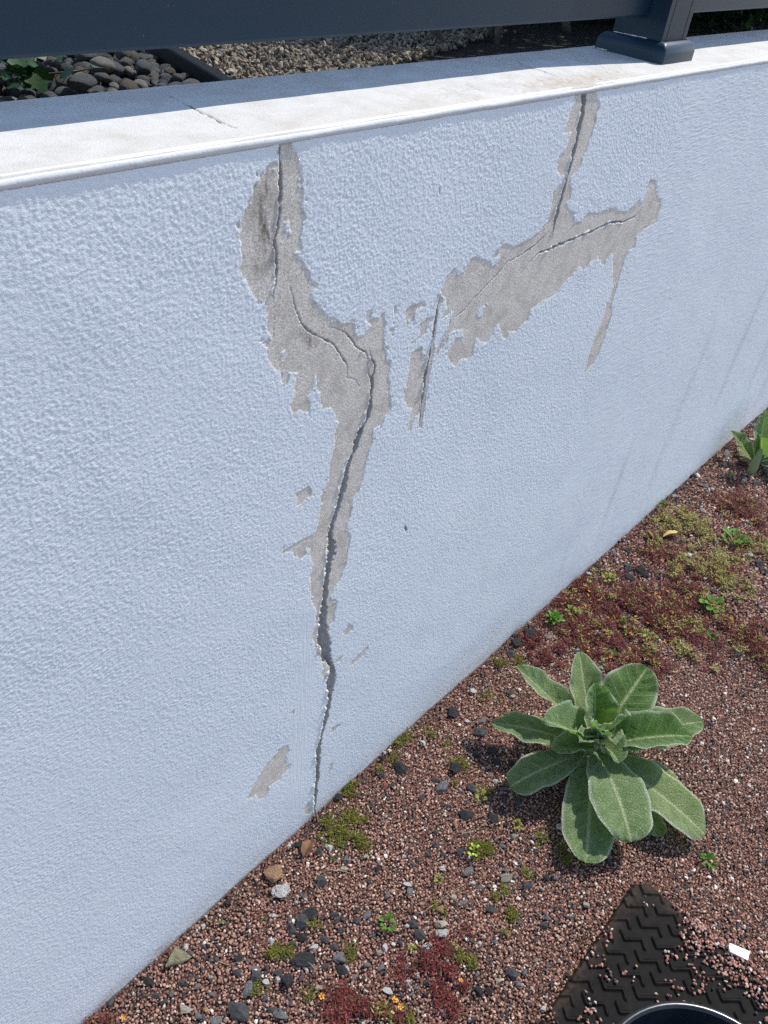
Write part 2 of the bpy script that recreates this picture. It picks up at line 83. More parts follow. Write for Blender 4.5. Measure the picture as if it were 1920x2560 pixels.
def tag(o, label=None, cat=None, group=None, kind=None):
    if label: o["label"] = label
    if cat: o["category"] = cat
    if group: o["group"] = group
    if kind: o["kind"] = kind
    return o

def empty(name, loc=(0, 0, 0), rz=0.0):
    o = bpy.data.objects.new(name, None); COL.objects.link(o); o.location = loc; o.rotation_euler = (0, 0, rz)
    o.empty_display_size = 0.02
    return o

def copy_tree(o, parent=None):
    kids = [c for c in o.children]
    c = o.copy(); COL.objects.link(c)
    if parent: c.parent = parent
    for k in kids: copy_tree(k, c)
    return c

def grid_faces(nu, nv):
    i = np.arange(nu - 1)[:, None] * nv + np.arange(nv - 1)[None, :]
    return np.stack([i, i + nv, i + nv + 1, i + 1], -1).reshape(-1, 4)

def hsh(ix, iy, seed):
    h = (ix.astype(np.int64) * 374761393 + iy.astype(np.int64) * 668265263 + seed * 974634551) & 0xffffffff
    h = ((h ^ (h >> 13)) * 1274126177) & 0xffffffff
    return ((h ^ (h >> 16)) & 0xffff) / 65535.0

def vnoise(x, y, seed=0):
    ix = np.floor(x); iy = np.floor(y); fx = x - ix; fy = y - iy
    fx = fx * fx * (3 - 2 * fx); fy = fy * fy * (3 - 2 * fy)
    a = hsh(ix, iy, seed); b = hsh(ix + 1, iy, seed); c = hsh(ix, iy + 1, seed); d = hsh(ix + 1, iy + 1, seed)
    return (a * (1 - fx) + b * fx) * (1 - fy) + (c * (1 - fx) + d * fx) * fy - 0.5

def fbm(x, y, seed=0, n=3):
    r = 0; a = 1.0
    for k in range(n):
        r = r + a * vnoise(x * 2 ** k, y * 2 ** k, seed + k * 17); a *= 0.5
    return r

def seg_dist(px, py, a, b):
    d = b - a; L = max(d @ d, 1e-12)
    t = np.clip(((px - a[0]) * d[0] + (py - a[1]) * d[1]) / L, 0, 1)
    return np.hypot(px - a[0] - t * d[0], py - a[1] - t * d[1]), t

def poly_sd(px, py, poly):
    """signed distance, positive inside"""
    poly = np.asarray(poly, dtype=float); n = len(poly)
    dist = np.full(px.shape, 1e9); ins = np.zeros(px.shape, bool)
    for i in range(n):
        a = poly[i]; b = poly[(i + 1) % n]
        dd, _ = seg_dist(px, py, a, b); np.minimum(dist, dd, out=dist)
        if a[1] != b[1]:
            c = (a[1] > py) != (b[1] > py)
            ins ^= c & (px < (b[0] - a[0]) * (py - a[1]) / (b[1] - a[1]) + a[0])
    return np.where(ins, dist, -dist)

def box_arr(x0, x1, y0, y1, z0, z1):
    v = np.array([(x, y, z) for x in (x0, x1) for y in (y0, y1) for z in (z0, z1)], float)
    f = np.array([(0, 1, 3, 2), (4, 6, 7, 5), (0, 4, 5, 1), (2, 3, 7, 6), (0, 2, 6, 4), (1, 5, 7, 3)])
    return v, f

def join_arr(parts):
    vs, fs, n = [], {}, 0
    for v, f in parts:
        vs.append(v); fs.setdefault(f.shape[1], []).append(f + n); n += len(v)
    return np.concatenate(vs), [np.concatenate(q) for q in fs.values()]

def bevel(o, w, seg=2):
    m = o.modifiers.new("bevel", 'BEVEL'); m.width = w; m.segments = seg; m.limit_method = 'ANGLE'; m.angle_limit = R_(40)

def tube_arr(pts, radii, n=8):
    """closed-ended tube along a polyline"""
    pts = np.asarray(pts, float); m = len(pts); t = np.gradient(pts, axis=0); t /= np.linalg.norm(t, axis=1)[:, None] + 1e-12
    ref = np.array([0.3, 0.2, 1.0]) if abs(t[0][2]) < 0.8 else np.array([1.0, 0.2, 0.1])
    s = np.cross(t, ref); s /= np.linalg.norm(s, axis=1)[:, None]; q = np.cross(t, s)
    a = np.linspace(0, 2 * np.pi, n, endpoint=False)
    v = pts[:, None] + (s[:, None] * np.cos(a)[None, :, None] + q[:, None] * np.sin(a)[None, :, None]) * np.broadcast_to(np.asarray(radii, float), (m,))[:, None, None]
    i = np.arange(m - 1)[:, None] * n + np.arange(n)[None, :]; j = np.arange(m - 1)[:, None] * n + (np.arange(n)[None, :] + 1) % n
    f = np.stack([i, j, j + n, i + n], -1).reshape(-1, 4)
    v = v.reshape(-1, 3); c = len(v)
    v = np.concatenate([v, pts[:1], pts[-1:]])
    k = np.arange(n); k2 = (k + 1) % n
    caps = np.concatenate([np.stack([k2, k, np.full(n, c)], -1), np.stack([k + (m - 1) * n, k2 + (m - 1) * n, np.full(n, c + 1)], -1)])
    return v, f, caps

def ico(sub):
    import bmesh
    bm = bmesh.new(); bmesh.ops.create_icosphere(bm, subdivisions=sub, radius=1.0)
    v = np.array([q.co[:] for q in bm.verts]); f = np.array([[q.index for q in p.verts] for p in bm.faces]); bm.free()
    return v, f
ICO0, ICO2, ICO3 = ico(1), ico(3), ico(4)

def rot_rand(n, tilt=None):
    q = rng.normal(size=(n, 4)); q /= np.linalg.norm(q, axis=1)[:, None]
    w, x, y, z = q.T
    return np.stack([1 - 2 * (y * y + z * z), 2 * (x * y - z * w), 2 * (x * z + y * w), 2 * (x * y + z * w), 1 - 2 * (x * x + z * z), 2 * (y * z - x * w), 2 * (x * z - y * w), 2 * (y * z + x * w), 1 - 2 * (x * x + y * y)], -1).reshape(n, 3, 3)

# ---- node helper
class NT:
    def __init__(s, name):
        s.m = bpy.data.materials.new(name); s.m.use_nodes = True; s.t = s.m.node_tree; s.p = s.t.nodes["Principled BSDF"]; s.out = s.t.nodes["Material Output"]
    def n(s, typ, **kw):
        q = s.t.nodes.new("ShaderNode" + typ)
        for k, v in kw.items(): setattr(q, k, v)
        return q
    def l(s, a, b): s.t.links.new(a, b); return s
    def attr(s, name, col=False):
        q = s.n("Attribute"); q.attribute_name = name; return q.outputs["Color" if col else "Fac"]
    def pos(s, scale=(1, 1, 1), rot=(0, 0, 0)):
        q = s.n("TexCoord"); m = s.n("Mapping"); m.inputs["Scale"].default_value = scale; m.inputs["Rotation"].default_value = rot; s.l(q.outputs["Object"], m.inputs[0]); return m.outputs[0]
    def noise(s, scale, detail=2, rough=0.5, vec=None, dist=0.0):
        q = s.n("TexNoise"); q.inputs["Scale"].default_value = scale; q.inputs["Detail"].default_value = detail; q.inputs["Roughness"].default_value = rough; q.inputs["Distortion"].default_value = dist
        s.l(vec if vec is not None else s.pos(), q.inputs["Vector"]); return q.outputs["Fac"]
    def math(s, op, a, b=None, clamp=False):
        q = s.n("Math", operation=op); q.use_clamp = clamp
        for i, v in enumerate((a, b)):
            if v is None: continue
            if isinstance(v, (int, float)): q.inputs[i].default_value = v
            else: s.l(v, q.inputs[i])
        return q.outputs[0]
    def ramp(s, fac, a, b, lo=0.0, hi=1.0):
        q = s.n("MapRange"); q.inputs[1].default_value = a; q.inputs[2].default_value = b; q.inputs[3].default_value = lo; q.inputs[4].default_value = hi
        s.l(fac, q.inputs[0]); return q.outputs[0]
    def mix(s, fac, a, b):
        q = s.n("Mix", data_type='RGBA')
        for i, v in ((0, fac), (6, a), (7, b)):
            if isinstance(v, (int, float)): q.inputs[i].default_value = v
            elif isinstance(v, tuple): q.inputs[i].default_value = (*v, 1.0)
            else: s.l(v, q.inputs[i])
        return q.outputs[2]
    def bump(s, h, strength, dist, prev=None):
        q = s.n("Bump"); q.inputs["Strength"].default_value = strength; q.inputs["Distance"].default_value = dist
        s.l(h, q.inputs["Height"])
        if prev is not None: s.l(prev, q.inputs["Normal"])
        return q.outputs[0]
    def base(s, c):
        if isinstance(c, tuple): s.p.inputs["Base Color"].default_value = (*c, 1.0)
        else: s.l(c, s.p.inputs["Base Color"])
        return s
    def set(s, **kw):
        for k, v in kw.items():
            i = s.p.inputs[k.replace('_', ' ')]
            if isinstance(v, (int, float)): i.default_value = v
            else: s.l(v, i)
        return s

def stone_mat(name, a, b, scale=90, rough=0.85, bumpd=0.0012, speck=None):
    t = NT(name); n1 = t.noise(scale, 4, 0.6); c = t.mix(t.ramp(n1, 0.35, 0.65), a, b)
    if speck is not None: c = t.mix(t.ramp(t.noise(scale * 2.6, 2, 0.5), 0.58, 0.66), c, speck)
    t.base(c).set(Roughness=rough, Normal=t.bump(t.noise(scale * 3, 4, 0.65), 0.7, bumpd)); return t.m

def attr_mat(name, rough=0.9, var=0.35, scale=700, bumpd=0.0005, trans=0.0, spec=0.3):
    t = NT(name); c = t.attr("col", True)
    k = t.ramp(t.noise(scale, 3, 0.6), 0.3, 0.7, 1 - var, 1 + var)
    q = t.n("VectorMath", operation='SCALE'); t.l(c, q.inputs[0]); t.l(k, q.inputs["Scale"])
    t.base(q.outputs[0]).set(Roughness=rough, Specular_IOR_Level=spec)
    if bumpd: t.set(Normal=t.bump(t.noise(scale, 3, 0.6), 0.6, bumpd))
    if trans:
        tr = t.n("BsdfTranslucent"); t.l(q.outputs[0], tr.inputs[0]); mx = t.n("MixShader"); mx.inputs[0].default_value = trans
        t.l(t.p.outputs[0], mx.inputs[1]); t.l(tr.outputs[0], mx.inputs[2]); t.l(mx.outputs[0], t.out.inputs[0])
    return t.m
# ---------------------------------------------------------------- ground
def ground_h(x, y):
    return 0.010 * np.exp(np.minimum(y, 0) / 0.022) * np.clip(fbm(x * 9, x * 0, 71, 3) + 0.25, 0, 1) + 0.010 * fbm(x * 3.1, y * 3.1, 5, 3) + 0.004 * fbm(x * 22, y * 22, 9, 2) - 0.004

def soil_material():
    t = NT("red_soil"); n = t.noise(420, 4, 0.7); n2 = t.noise(9, 3, 0.6)
    c = t.mix(t.ramp(n, 0.35, 0.65), (0.06, 0.028, 0.021), (0.20, 0.10, 0.075))
    c = t.mix(t.ramp(n2, 0.45, 0.7), c, (0.06, 0.042, 0.032))
    t.base(c).set(Roughness=1.0, Normal=t.bump(n, 1.0, 0.004)); return t.m
gx = np.concatenate([[-60, -20, -6, -2, -1], np.arange(-0.5, 4.0, 0.012), [4.5, 6, 10, 25, 60]])
gy = np.concatenate([[-60, -20, -8, -4, -2.5], np.arange(-1.6, 0.031, 0.012)])
GX, GY = np.meshgrid(gx, gy, indexing='ij')
ground = obj("ground", mesh_from("ground", np.stack([GX, GY, ground_h(GX, GY) - 0.003], -1).reshape(-1, 3), grid_faces(len(gx), len(gy)), True, [soil_material()]))
tag(ground, kind='structure')

# ---------------------------------------------------------------- garden wall: rendered face, bead and coping
WZ = 1.3085
WT = 0.181          # wall thickness
def wall_material():
    t = NT("stucco_paint")
    pos = t.n("TexCoord").outputs["Object"]; sx = t.n("SeparateXYZ"); t.l(pos, sx.inputs[0])
    fine = t.noise(420, 3, 0.6)
    peel = t.math('ADD', t.attr("peel"), t.math('ADD', t.ramp(fine, 0.3, 0.7, -2.0, 2.0), t.ramp(t.noise(150, 3, 0.65, t.pos((1.2, 1, 0.8), (0, 0.5, 0))), 0.25, 0.75, -2.2, 2.2)))
    peelm = t.ramp(peel, -0.12, 0.12)
    # paint: cool white, slightly uneven
    big = t.noise(2.3, 4, 0.6)
    paint = t.mix(t.ramp(big, 0.35, 0.65), (0.835, 0.868, 0.888), (0.80, 0.835, 0.862))
    grime = t.math('MULTIPLY', t.ramp(sx.outputs[2], 0.004, 0.060, 1.15, 0.0), t.ramp(t.noise(14, 4, 0.7, t.pos((1, 1, 2))), 0.35, 0.7))
    paint = t.mix(t.math('MULTIPLY', grime, 0.8), paint, (0.50, 0.44, 0.36))
    shadow_streak = t.attr("shadow_streak"); paint = t.mix(t.math('MULTIPLY', shadow_streak, 0.37), paint, (0.42, 0.43, 0.48))  # soft shadows mixed into the paint colour
    speck = t.ramp(t.noise(60, 2, 0.4), 0.74, 0.78); paint = t.mix(t.math('MULTIPLY', speck, 0.35), paint, (0.35, 0.35, 0.36))
    mort = t.mix(t.ramp(t.noise(430, 3, 0.75), 0.30, 0.70), (0.47, 0.42, 0.36), (1.0, 0.93, 0.83))
    mort = t.mix(t.ramp(t.noise(38, 4, 0.6), 0.45, 0.75), mort, (0.54, 0.48, 0.41))
    st = t.math('MULTIPLY', t.attr("stain"), t.ramp(t.noise(55, 4, 0.7, t.pos((2.2, 1, 0.7))), 0.38, 0.62))
    mort = t.mix(st, mort, (0.17, 0.145, 0.11))
    c = t.mix(peelm, paint, mort)
    c = t.mix(t.ramp(t.attr("crack"), 0.35, 0.65), c, (0.37, 0.36, 0.35))
    c = t.mix(t.ramp(t.attr("white"), 0.14, 0.36), c, (0.84, 0.83, 0.80))
    # relief: roller texture on the paint, sandy grain on the bare mortar, brush lines in one band
    w1 = t.noise(300, 3, 0.6, t.pos((0.85, 1, 1.15), (0, 0.62, 0)), 0.0); w2 = t.noise(620, 2, 0.6, t.pos((1, 1, 1), (0.3, 1.0, 0.2)))
    hp = t.math('ADD', t.math('MULTIPLY', w1, 0.30), t.math('MULTIPLY', w2, 0.50))
    br = t.noise(260, 2, 0.6, t.pos((1.0, 1, 0.045)))
    hp = t.mix(t.attr("brush"), hp, t.math('ADD', t.math('MULTIPLY', br, 1.1), t.math('MULTIPLY', hp, 0.4)))
    hm = t.math('ADD', t.math('MULTIPLY', t.noise(520, 3, 0.75), 0.75), t.math('MULTIPLY', w1, 0.5))
    h = t.mix(peelm, hp, hm)
    t.base(c).set(Roughness=0.75, Specular_IOR_Level=0.35, Normal=t.bump(h, WALL_BUMP, 0.0014)); return t.m
WALL_BUMP = 0.5
STUCCO = 0.00060

def crack_field(px, pz, cracks, seed):
    """half-width minus distance (mm, >0 inside a crack), and which side of the crack a point is on"""
    best = np.full(px.shape, -99.0); side = np.zeros(px.shape); wid = np.zeros(px.shape)
    jx = 1.5 * fbm(px / 10, pz / 10, seed, 2) + 1.5 * fbm(px / 3.2, pz / 3.2, seed + 5, 2); jz = 1.6 * fbm(px / 9 + 50, pz / 9, seed + 3, 3)
    jw = 1.28 + 1.0 * fbm(px / 6, pz / 6, seed + 8, 3)
    for nck, ck in enumerate(cracks):
        q = np.asarray(ck, float) / 10.0
        if seed == 31: q[:, 2] *= 0.62
        if seed == 61: q[:, 2] *= {2: 0.62, 3: 0.66, 4: 1.0, 6: 0.45, 7: 0.6, 8: 0.8}.get(nck, 1.0)
        sel = (px > q[:, 0].min() - 12) & (px < q[:, 0].max() + 12) & (pz > q[:, 1].min() - 12) & (pz < q[:, 1].max() + 12)
        idx = np.nonzero(sel)[0]
        if not len(idx): continue
        x, z = px[idx] + jx[idx], pz[idx] + jz[idx]
        for a, b in zip(q[:-1], q[1:]):
            m = (x > min(a[0], b[0]) - 10) & (x < max(a[0], b[0]) + 10) & (z > min(a[1], b[1]) - 10) & (z < max(a[1], b[1]) + 10)
            k = np.nonzero(m)[0]
            if not len(k): continue
            d, tt = seg_dist(x[k], z[k], a[:2], b[:2]); hw = 0.5 * (a[2] + (b[2] - a[2]) * tt) * jw[idx[k]]
            val = hw - d; ii = idx[k]; up = val > best[ii]
            lo, hi = (b, a) if a[1] > b[1] else (a, b)      # walking down
            s = (hi[0] - lo[0]) * (z[k] - lo[1]) - (hi[1] - lo[1]) * (x[k] - lo[0])
            best[ii[up]] = val[up]; side[ii[up]] = np.sign(s)[up]; wid[ii[up]] = 2 * hw[up]
    return best, side, wid

def build_wall():
    xs = np.concatenate([[-1.5, -1.0, -0.7], np.arange(-0.45, -0.1, 0.006), np.arange(-0.1, 0.4195, 0.0012), np.arange(0.42, 1.3595, 0.0010), np.arange(1.36, 3.4, 0.007), np.arange(3.4, 9.0, 0.2)])
    zs = np.concatenate([np.linspace(-0.04, 0.0, 4), np.arange(0.0011, WZ - 0.0005, 0.0011), [WZ]])
    X, Z = np.meshgrid(xs, zs, indexing='ij'); X = X.ravel(); Z = Z.ravel(); px, pz = X * 1000, Z * 1000
    n = len(X)
    peel = np.full(n, -50.0)
    def add(polys, fade=0.0):
        for pl in polys:
            q = np.asarray(pl, float) / 10.0
            idx = np.nonzero((px > q[:, 0].min() - 8) & (px < q[:, 0].max() + 8) & (pz > q[:, 1].min() - 8) & (pz < q[:, 1].max() + 8))[0]
            if len(idx): peel[idx] = np.maximum(peel[idx], poly_sd(px[idx], pz[idx], q) - fade)
    add(PEEL)
    faint = np.full(n, -50.0); keep = peel; peel = faint; add(FAINT); faint = peel; peel = keep
    for pl in HOLES:
        q = np.asarray(pl, float) / 10.0
        idx = np.nonzero((px > q[:, 0].min() - 8) & (px < q[:, 0].max() + 8) & (pz > q[:, 1].min() - 8) & (pz < q[:, 1].max() + 8))[0]
        if len(idx): peel[idx] = np.minimum(peel[idx], -poly_sd(px[idx], pz[idx], q))
    near = (peel > -8) & (peel < 60)
    peel = np.where(near, peel + 2.4 * fbm(px / 8, pz / 10, 21, 3) + 2.2 * fbm(px / 2.6, pz / 4.2, 29, 2), peel)
    # small scattered chips of missing paint close to the big patches
    chip = fbm(px / 7, pz / 7, 40, 2)
    peel = np.where((peel > -6.5) & (peel < -1.0) & (chip > 0.42), 0.8, peel)
    peel = np.where((peel > 0.2) & (peel < 6.0) & (fbm(px / 4.5, pz / 6.5, 47, 2) > 0.46), -0.9, peel)
    faintn = np.where(faint > -4, faint - 0.4 + 5.0 * fbm(px / 3.5, pz / 3.5, 33, 2), -50)
    peel = np.maximum(peel, faintn)
    cr, side, wid = crack_field(px, pz, CRACKS, 61)
    inside = np.clip((cr + 0.25) / 0.7, 0, 1)
    y = np.zeros(n)
    y += 0.00045 * np.clip(peel / 0.8 + 0.5, 0, 1)                       # paint skin is about a millimetre thick
    depth = np.clip(wid * 1.7, 1.4, 13.0) * 0.001
    right_face = np.clip(1.0 - np.clip(cr, 0, 6) / np.maximum(wid * 0.5, 0.1), 0, 1)   # 1 at the rim, 0 in the middle
    floor = np.where(side > 0, depth, depth * (1 - right_face * 0.9))
    y += inside * floor * (0.85 + 0.5 * fbm(px / 6, pz / 6, 70, 2))
    # raised broken lip along the left rim of the wide cracks
    lipn = fbm(px / 9, pz / 13, 77, 3)
    low = np.clip((620 - pz) / 250, 0, 1)
    lipw = np.clip(wid * (0.40 + 0.35 * low), 1.6, 6.0) * (0.7 + 1.2 * np.clip(lipn + 0.2, 0, 1))
    lip = np.where((side > 0) & (cr < 0.3) & (cr > -lipw) & (wid > 2.0), np.clip(1 - np.abs(cr + lipw * 0.4) / (lipw * 0.7), 0, 1), 0)
    lip *= np.clip(0.15 + lipn * 2.6 + low * 0.35, 0, 1.3)
    y -= 0.0016 * lip
    white = np.where(wid > 2.2, lip * (0.55 + 0.8 * low + 0.5 * (lipn > 0.05)), 0) * (cr < -0.5) * np.clip(4 * lipn + 0.2 + 0.5 * low, 0, 1)
    # fan of trowel arcs right of the second crack
    rr = np.hypot(px - 1085, pz - 1085); ang = np.arctan2(pz - 1085, px - 1085)
    band = np.clip(1 - np.abs(rr - 95) / 70, 0, 1) * np.clip(1 - np.abs(ang - 1.0) / 1.1, 0, 1) * (peel < -2)
    y += band * 0.0004 * vnoise(rr / 5.0 + 0.6 * fbm(px / 30, pz / 30, 3, 1), ang * 3.0, 90)
    y += 0.0014 * fbm(X * 5, Z * 5, 12, 3) + 0.00018 * fbm(X * 30, Z * 30, 15, 2)     # hand-rendered unevenness
    ru, rv = px * 0.84 + pz * 0.54, pz * 0.84 - px * 0.54
    stu = 1.0 * fbm(ru / 2.1, rv / 1.9, 44, 2) + 0.18 * np.clip(fbm(ru / 5.2, rv / 4.4, 46, 2) + 0.05, -0.1, 0.6)
    brush = np.zeros(n)
    for a, b, w in (((566, 640), (545, 110), 34), ((575, 560), (552, 300), 20)):
        d, _ = seg_dist(px, pz, np.array(a, float), np.array(b, float)); brush = np.maximum(brush, np.clip(1.3 - d / w * 1.3, 0, 1))
    cover = np.clip(0.5 - peel / 1.2, 0, 1)
    y -= STUCCO * np.clip(stu + 0.22, 0, 0.9) * (0.30 + 0.70 * cover) * (1 - 0.6 * brush) * (1 - inside) * (0.95 + 0.35 * fbm(px / 120, pz / 120, 51, 2))
    stain = np.zeros(n)
    for k, pl in enumerate(STAINS):
        q = np.asarray(pl, float) / 10.0
        for a, b in zip(q[:-1], q[1:]):
            d, _ = seg_dist(px, pz, a, b); stain = np.maximum(stain, np.clip(1 - d / (18.0 if k == 0 else 12.0), 0, 1))
    shadow_streak = np.zeros(n)  # mask of the painted shadows down the right part of the wall
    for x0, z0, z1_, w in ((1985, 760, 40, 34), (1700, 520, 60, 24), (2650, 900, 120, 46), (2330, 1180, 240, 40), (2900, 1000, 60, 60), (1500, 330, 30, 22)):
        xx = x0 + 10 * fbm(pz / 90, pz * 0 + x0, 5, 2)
        shadow_streak = np.maximum(shadow_streak, np.clip(1 - np.abs(px - xx) / w, 0, 1) * np.clip((z0 - pz) / 150, 0, 1) * np.clip((pz - z1_) / 150, 0, 1) * (0.6 + 0.6 * fbm(px / 40, pz / 200, 8, 2)))
    V = np.stack([X, y, Z], -1); F = grid_faces(len(xs), len(zs))[:, ::-1]
    # body behind the face
    bv, bf = box_arr(-1.5, 8.8, 0.02, WT - 0.004, -0.05, WZ - 0.001)
    VV, FF = join_arr([(V, F[:, ::-1]), (bv, bf)])
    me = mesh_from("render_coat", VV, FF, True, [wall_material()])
    z8 = np.zeros(8)
    fattr(me, "peel", np.concatenate([np.clip(peel, -20, 20), z8 - 20])); fattr(me, "crack", np.concatenate([np.clip((cr + np.clip(wid * 0.22, 0.3, 1.0)) / 0.8, 0, 1), z8])); fattr(me, "white", np.concatenate([white, z8]))
    fattr(me, "stain", np.concatenate([stain, z8])); fattr(me, "brush", np.concatenate([brush, z8])); fattr(me, "shadow_streak", np.concatenate([shadow_streak, z8]))
    return me

wall = empty("garden_wall", (0, 0, 0)); tag(wall, "low white rendered garden wall with long cracks and peeling paint", "wall")
obj("render_coat", build_wall(), wall)

CT = 1.3192
def coping_material(name, bead=False):
    t = NT(name); n1 = t.noise(26, 4, 0.65); n2 = t.noise(600, 3, 0.65)
    c = t.mix(t.ramp(n1, 0.4, 0.68), (0.58, 0.575, 0.56), (0.50, 0.48, 0.445))
    c = t.mix(t.math('MULTIPLY', t.ramp(t.noise(90, 3, 0.6, t.pos((1, 1.6, 1))), 0.60, 0.72), 0.45), c, (0.48, 0.43, 0.37))
    if bead:
        c = t.mix(0.75, c, (0.84, 0.84, 0.83)); c = t.mix(t.math('MULTIPLY', t.ramp(t.noise(70, 3, 0.6, t.pos((1.6, 0.4, 0.4))), 0.62, 0.70), 0.6), c, (0.42, 0.40, 0.37))
        t.base(c).set(Roughness=0.55, Normal=t.bump(t.noise(160, 3, 0.6), 0.35, 0.0012))
    else:
        c = t.mix(t.math('MULTIPLY', t.attr("dirt"), t.ramp(t.noise(120, 4, 0.7), 0.35, 0.6)), c, (0.42, 0.35, 0.27))
        c = t.mix(t.ramp(t.attr("crack"), 0.3, 0.7), c, (0.22, 0.20, 0.18))
        t.base(c).set(Roughness=0.85, Normal=t.bump(t.math('ADD', n2, t.math('MULTIPLY', t.noise(150, 3, 0.6), 0.7)), 0.5, 0.0011))
    return t.m
def build_coping():
    xs = np.concatenate([[-1.5, -0.8, -0.4], np.arange(-0.1, 1.9, 0.0018), np.arange(1.9, 8.9, 0.1)]); ys = np.concatenate([[-0.0003], np.arange(0.0, WT - 0.001, 0.0018), [WT]])
    X, Y = np.meshgrid(xs, ys, indexing='ij'); X = X.ravel(); Y = Y.ravel(); px, py = X * 1000, Y * 1000
    cr, side, wid = crack_field(px, py, COPING_CRACKS, 31)
    ins = np.clip((cr + 0.3) / 0.7, 0, 1)
    z = 1.3178 + 0.0245 * Y - 0.0010 * np.exp(-Y / 0.008) - ins * np.clip(wid * 0.6, 0.5, 2.5) * 0.001 + 0.0007 * fbm(X * 14, Y * 14, 4, 3)
    z = np.where(Y < 0, 1.3085, z); edge = np.clip((Y - WT + 0.008) / 0.007, 0, 1); z -= 0.005 * edge ** 2
    flake = fbm(px / 16, py / 9, 55, 3); near2 = np.clip(1 - np.hypot((px - 985) / 330, (py - 35) / 42), 0, 1)
    z -= 0.0006 * (flake > 0.33 - 0.25 * near2) * (near2 > 0.02)
    dirt = np.clip(1.25 - np.hypot((px - 1050) / 130, (py - 22) / 30), 0, 1) * 0.9 + 0.5 * near2 * (flake > 0.2) + np.clip(1 - np.hypot((px - 640) / 230, (py - 15) / 26), 0, 1) * 0.35
    V = np.stack([X, Y, z], -1); F = grid_faces(len(xs), len(ys))
    bv, bf = box_arr(-1.5, 8.8, 0.0, WT, WZ - 0.0005, 1.3135)
    VV, FF = join_arr([(V, F), (bv, bf)])
    # skirt at the rear edge
    me = mesh_from("coping", VV, FF, True, [coping_material("coping_paint")])
    z8 = np.zeros(8); fattr(me, "crack", np.concatenate([ins, z8])); fattr(me, "dirt", np.concatenate([np.clip(dirt, 0, 1), z8]))
    return me
obj("coping", build_coping(), wall)
def build_bead():
    xs = np.concatenate([[-1.5, -0.6], np.arange(-0.1, 2.4, 0.006), np.arange(2.4, 8.9, 0.08)]); a = np.linspace(R_(52), R_(290), 17)
    X, A = np.meshgrid(xs, a, indexing='ij'); r = 0.0054 + 0.0004 * fbm(X * 30, A * 1.2, 3, 2)
    dip = 0.0014 * np.exp(-((X - 1.035) / 0.02) ** 2)
    V = np.stack([X, 0.0040 + r * np.cos(A), 1.3123 - dip * 0.3 + (r - dip) * np.sin(A) + 0.0003 * fbm(X * 6, X * 0, 8, 2)], -1).reshape(-1, 3)
    return mesh_from("drip_bead", V, grid_faces(len(xs), len(a)), True, [coping_material("bead_paint", True)])
obj("drip_bead", build_bead(), wall)

# ---------------------------------------------------------------- fence standing on the wall
def fence_material():
    t = NT("anthracite_coating"); n = t.noise(5, 3, 0.5); c = t.mix(n, (0.006, 0.024, 0.046), (0.009, 0.030, 0.054))
    c = t.mix(t.math('MULTIPLY', t.ramp(t.noise(260, 2, 0.4), 0.735, 0.77), 0.35), c, (0.20, 0.21, 0.22))
    t.base(c).set(Roughness=0.42, Specular_IOR_Level=0.36, Normal=t.bump(t.noise(1400, 2, 0.5), 0.12, 0.0003)); return t.m
FM = fence_material()
fence = empty("fence", (1.381, 0.1, CT)); tag(fence, "dark blue-grey metal fence with a post and wide boards on top of the white wall", "fence")
def fpart(name, parts, mat=FM, bev=0.0015, parent=fence):
    v, f = join_arr(parts); o = obj(name, mesh_from(name, v - np.array(fence.location), f, False, [mat]), parent)
    if bev: bevel(o, bev)
    return o
PX0, PX1, PY0 = 1.337, 1.425, 0.055
def slat(x0, x1, z0, z1):
    v, f = box_arr(x0, x1, 0.088, 0.118, z0, z1); v[:, 2] += (v[:, 0] - PX0) * 0.0062; return v, f
for x0, x1 in ((-1.2, PX0 - 0.0008), (PX1 + 0.0008, 3.2)):
    for z0, z1 in ((1.3765, 1.575), (1.581, 1.775), (1.781, 1.975)):
        fpart("rail", [slat(x0, x1, z0, z1)], bev=0.003)
def post_parts(dx):
    a, b_ = PX0 + dx, PX1 + dx
    return [box_arr(a, b_, PY0 + 0.0022, PY0 + 0.088, CT - 0.002, 2.02), box_arr(a, a + 0.0145, PY0, PY0 + 0.0021, CT + 0.015, 2.02), box_arr(a + 0.016, b_ - 0.016, PY0, PY0 + 0.0021, CT + 0.015, 2.02), box_arr(b_ - 0.0145, b_, PY0, PY0 + 0.0021, CT + 0.015, 2.02)]
fpart("post", post_parts(0), bev=0.0006)
fpart("post", post_parts(1.9), bev=0.0006)
def cover_mesh(cx, cy, hx, hy):
    prof = [(1.0, -0.004), (1.0, 0.002), (1.0, 0.013), (0.985, 0.0185), (0.94, 0.0235), (0.87, 0.0268), (0.795, 0.0285), (0.77, 0.0285)]
    vs = []
    for s, z in prof:
        ax, ay = hx - (1 - s) * 0.054, hy - (1 - s) * 0.054; r = 0.004
        for qx, qy, a0 in ((ax, ay, 0), (-ax, ay, 90), (-ax, -ay, 180), (ax, -ay, 270)):
            for da in (0, 30, 60, 90):
                a = R_(a0 + da); vs.append((cx + qx - np.sign(qx) * r + r * math.cos(a), cy + qy - np.sign(qy) * r + r * math.sin(a), CT + z))
    n = 16; m = len(prof); i = np.arange(m - 1)[:, None] * n + np.arange(n); j = np.arange(m - 1)[:, None] * n + (np.arange(n) + 1) % n
    return np.array(vs), np.stack([i, j, j + n, i + n], -1).reshape(-1, 4)
v, f = cover_mesh(1.381, 0.1005, 0.0562, 0.0625)
bc = obj("base_cover", mesh_from("base_cover", v - np.array(fence.location), f, False, [FM]), fence); bevel(bc, 0.0004, 1)
for p in bc.data.polygons: p.use_smooth = True
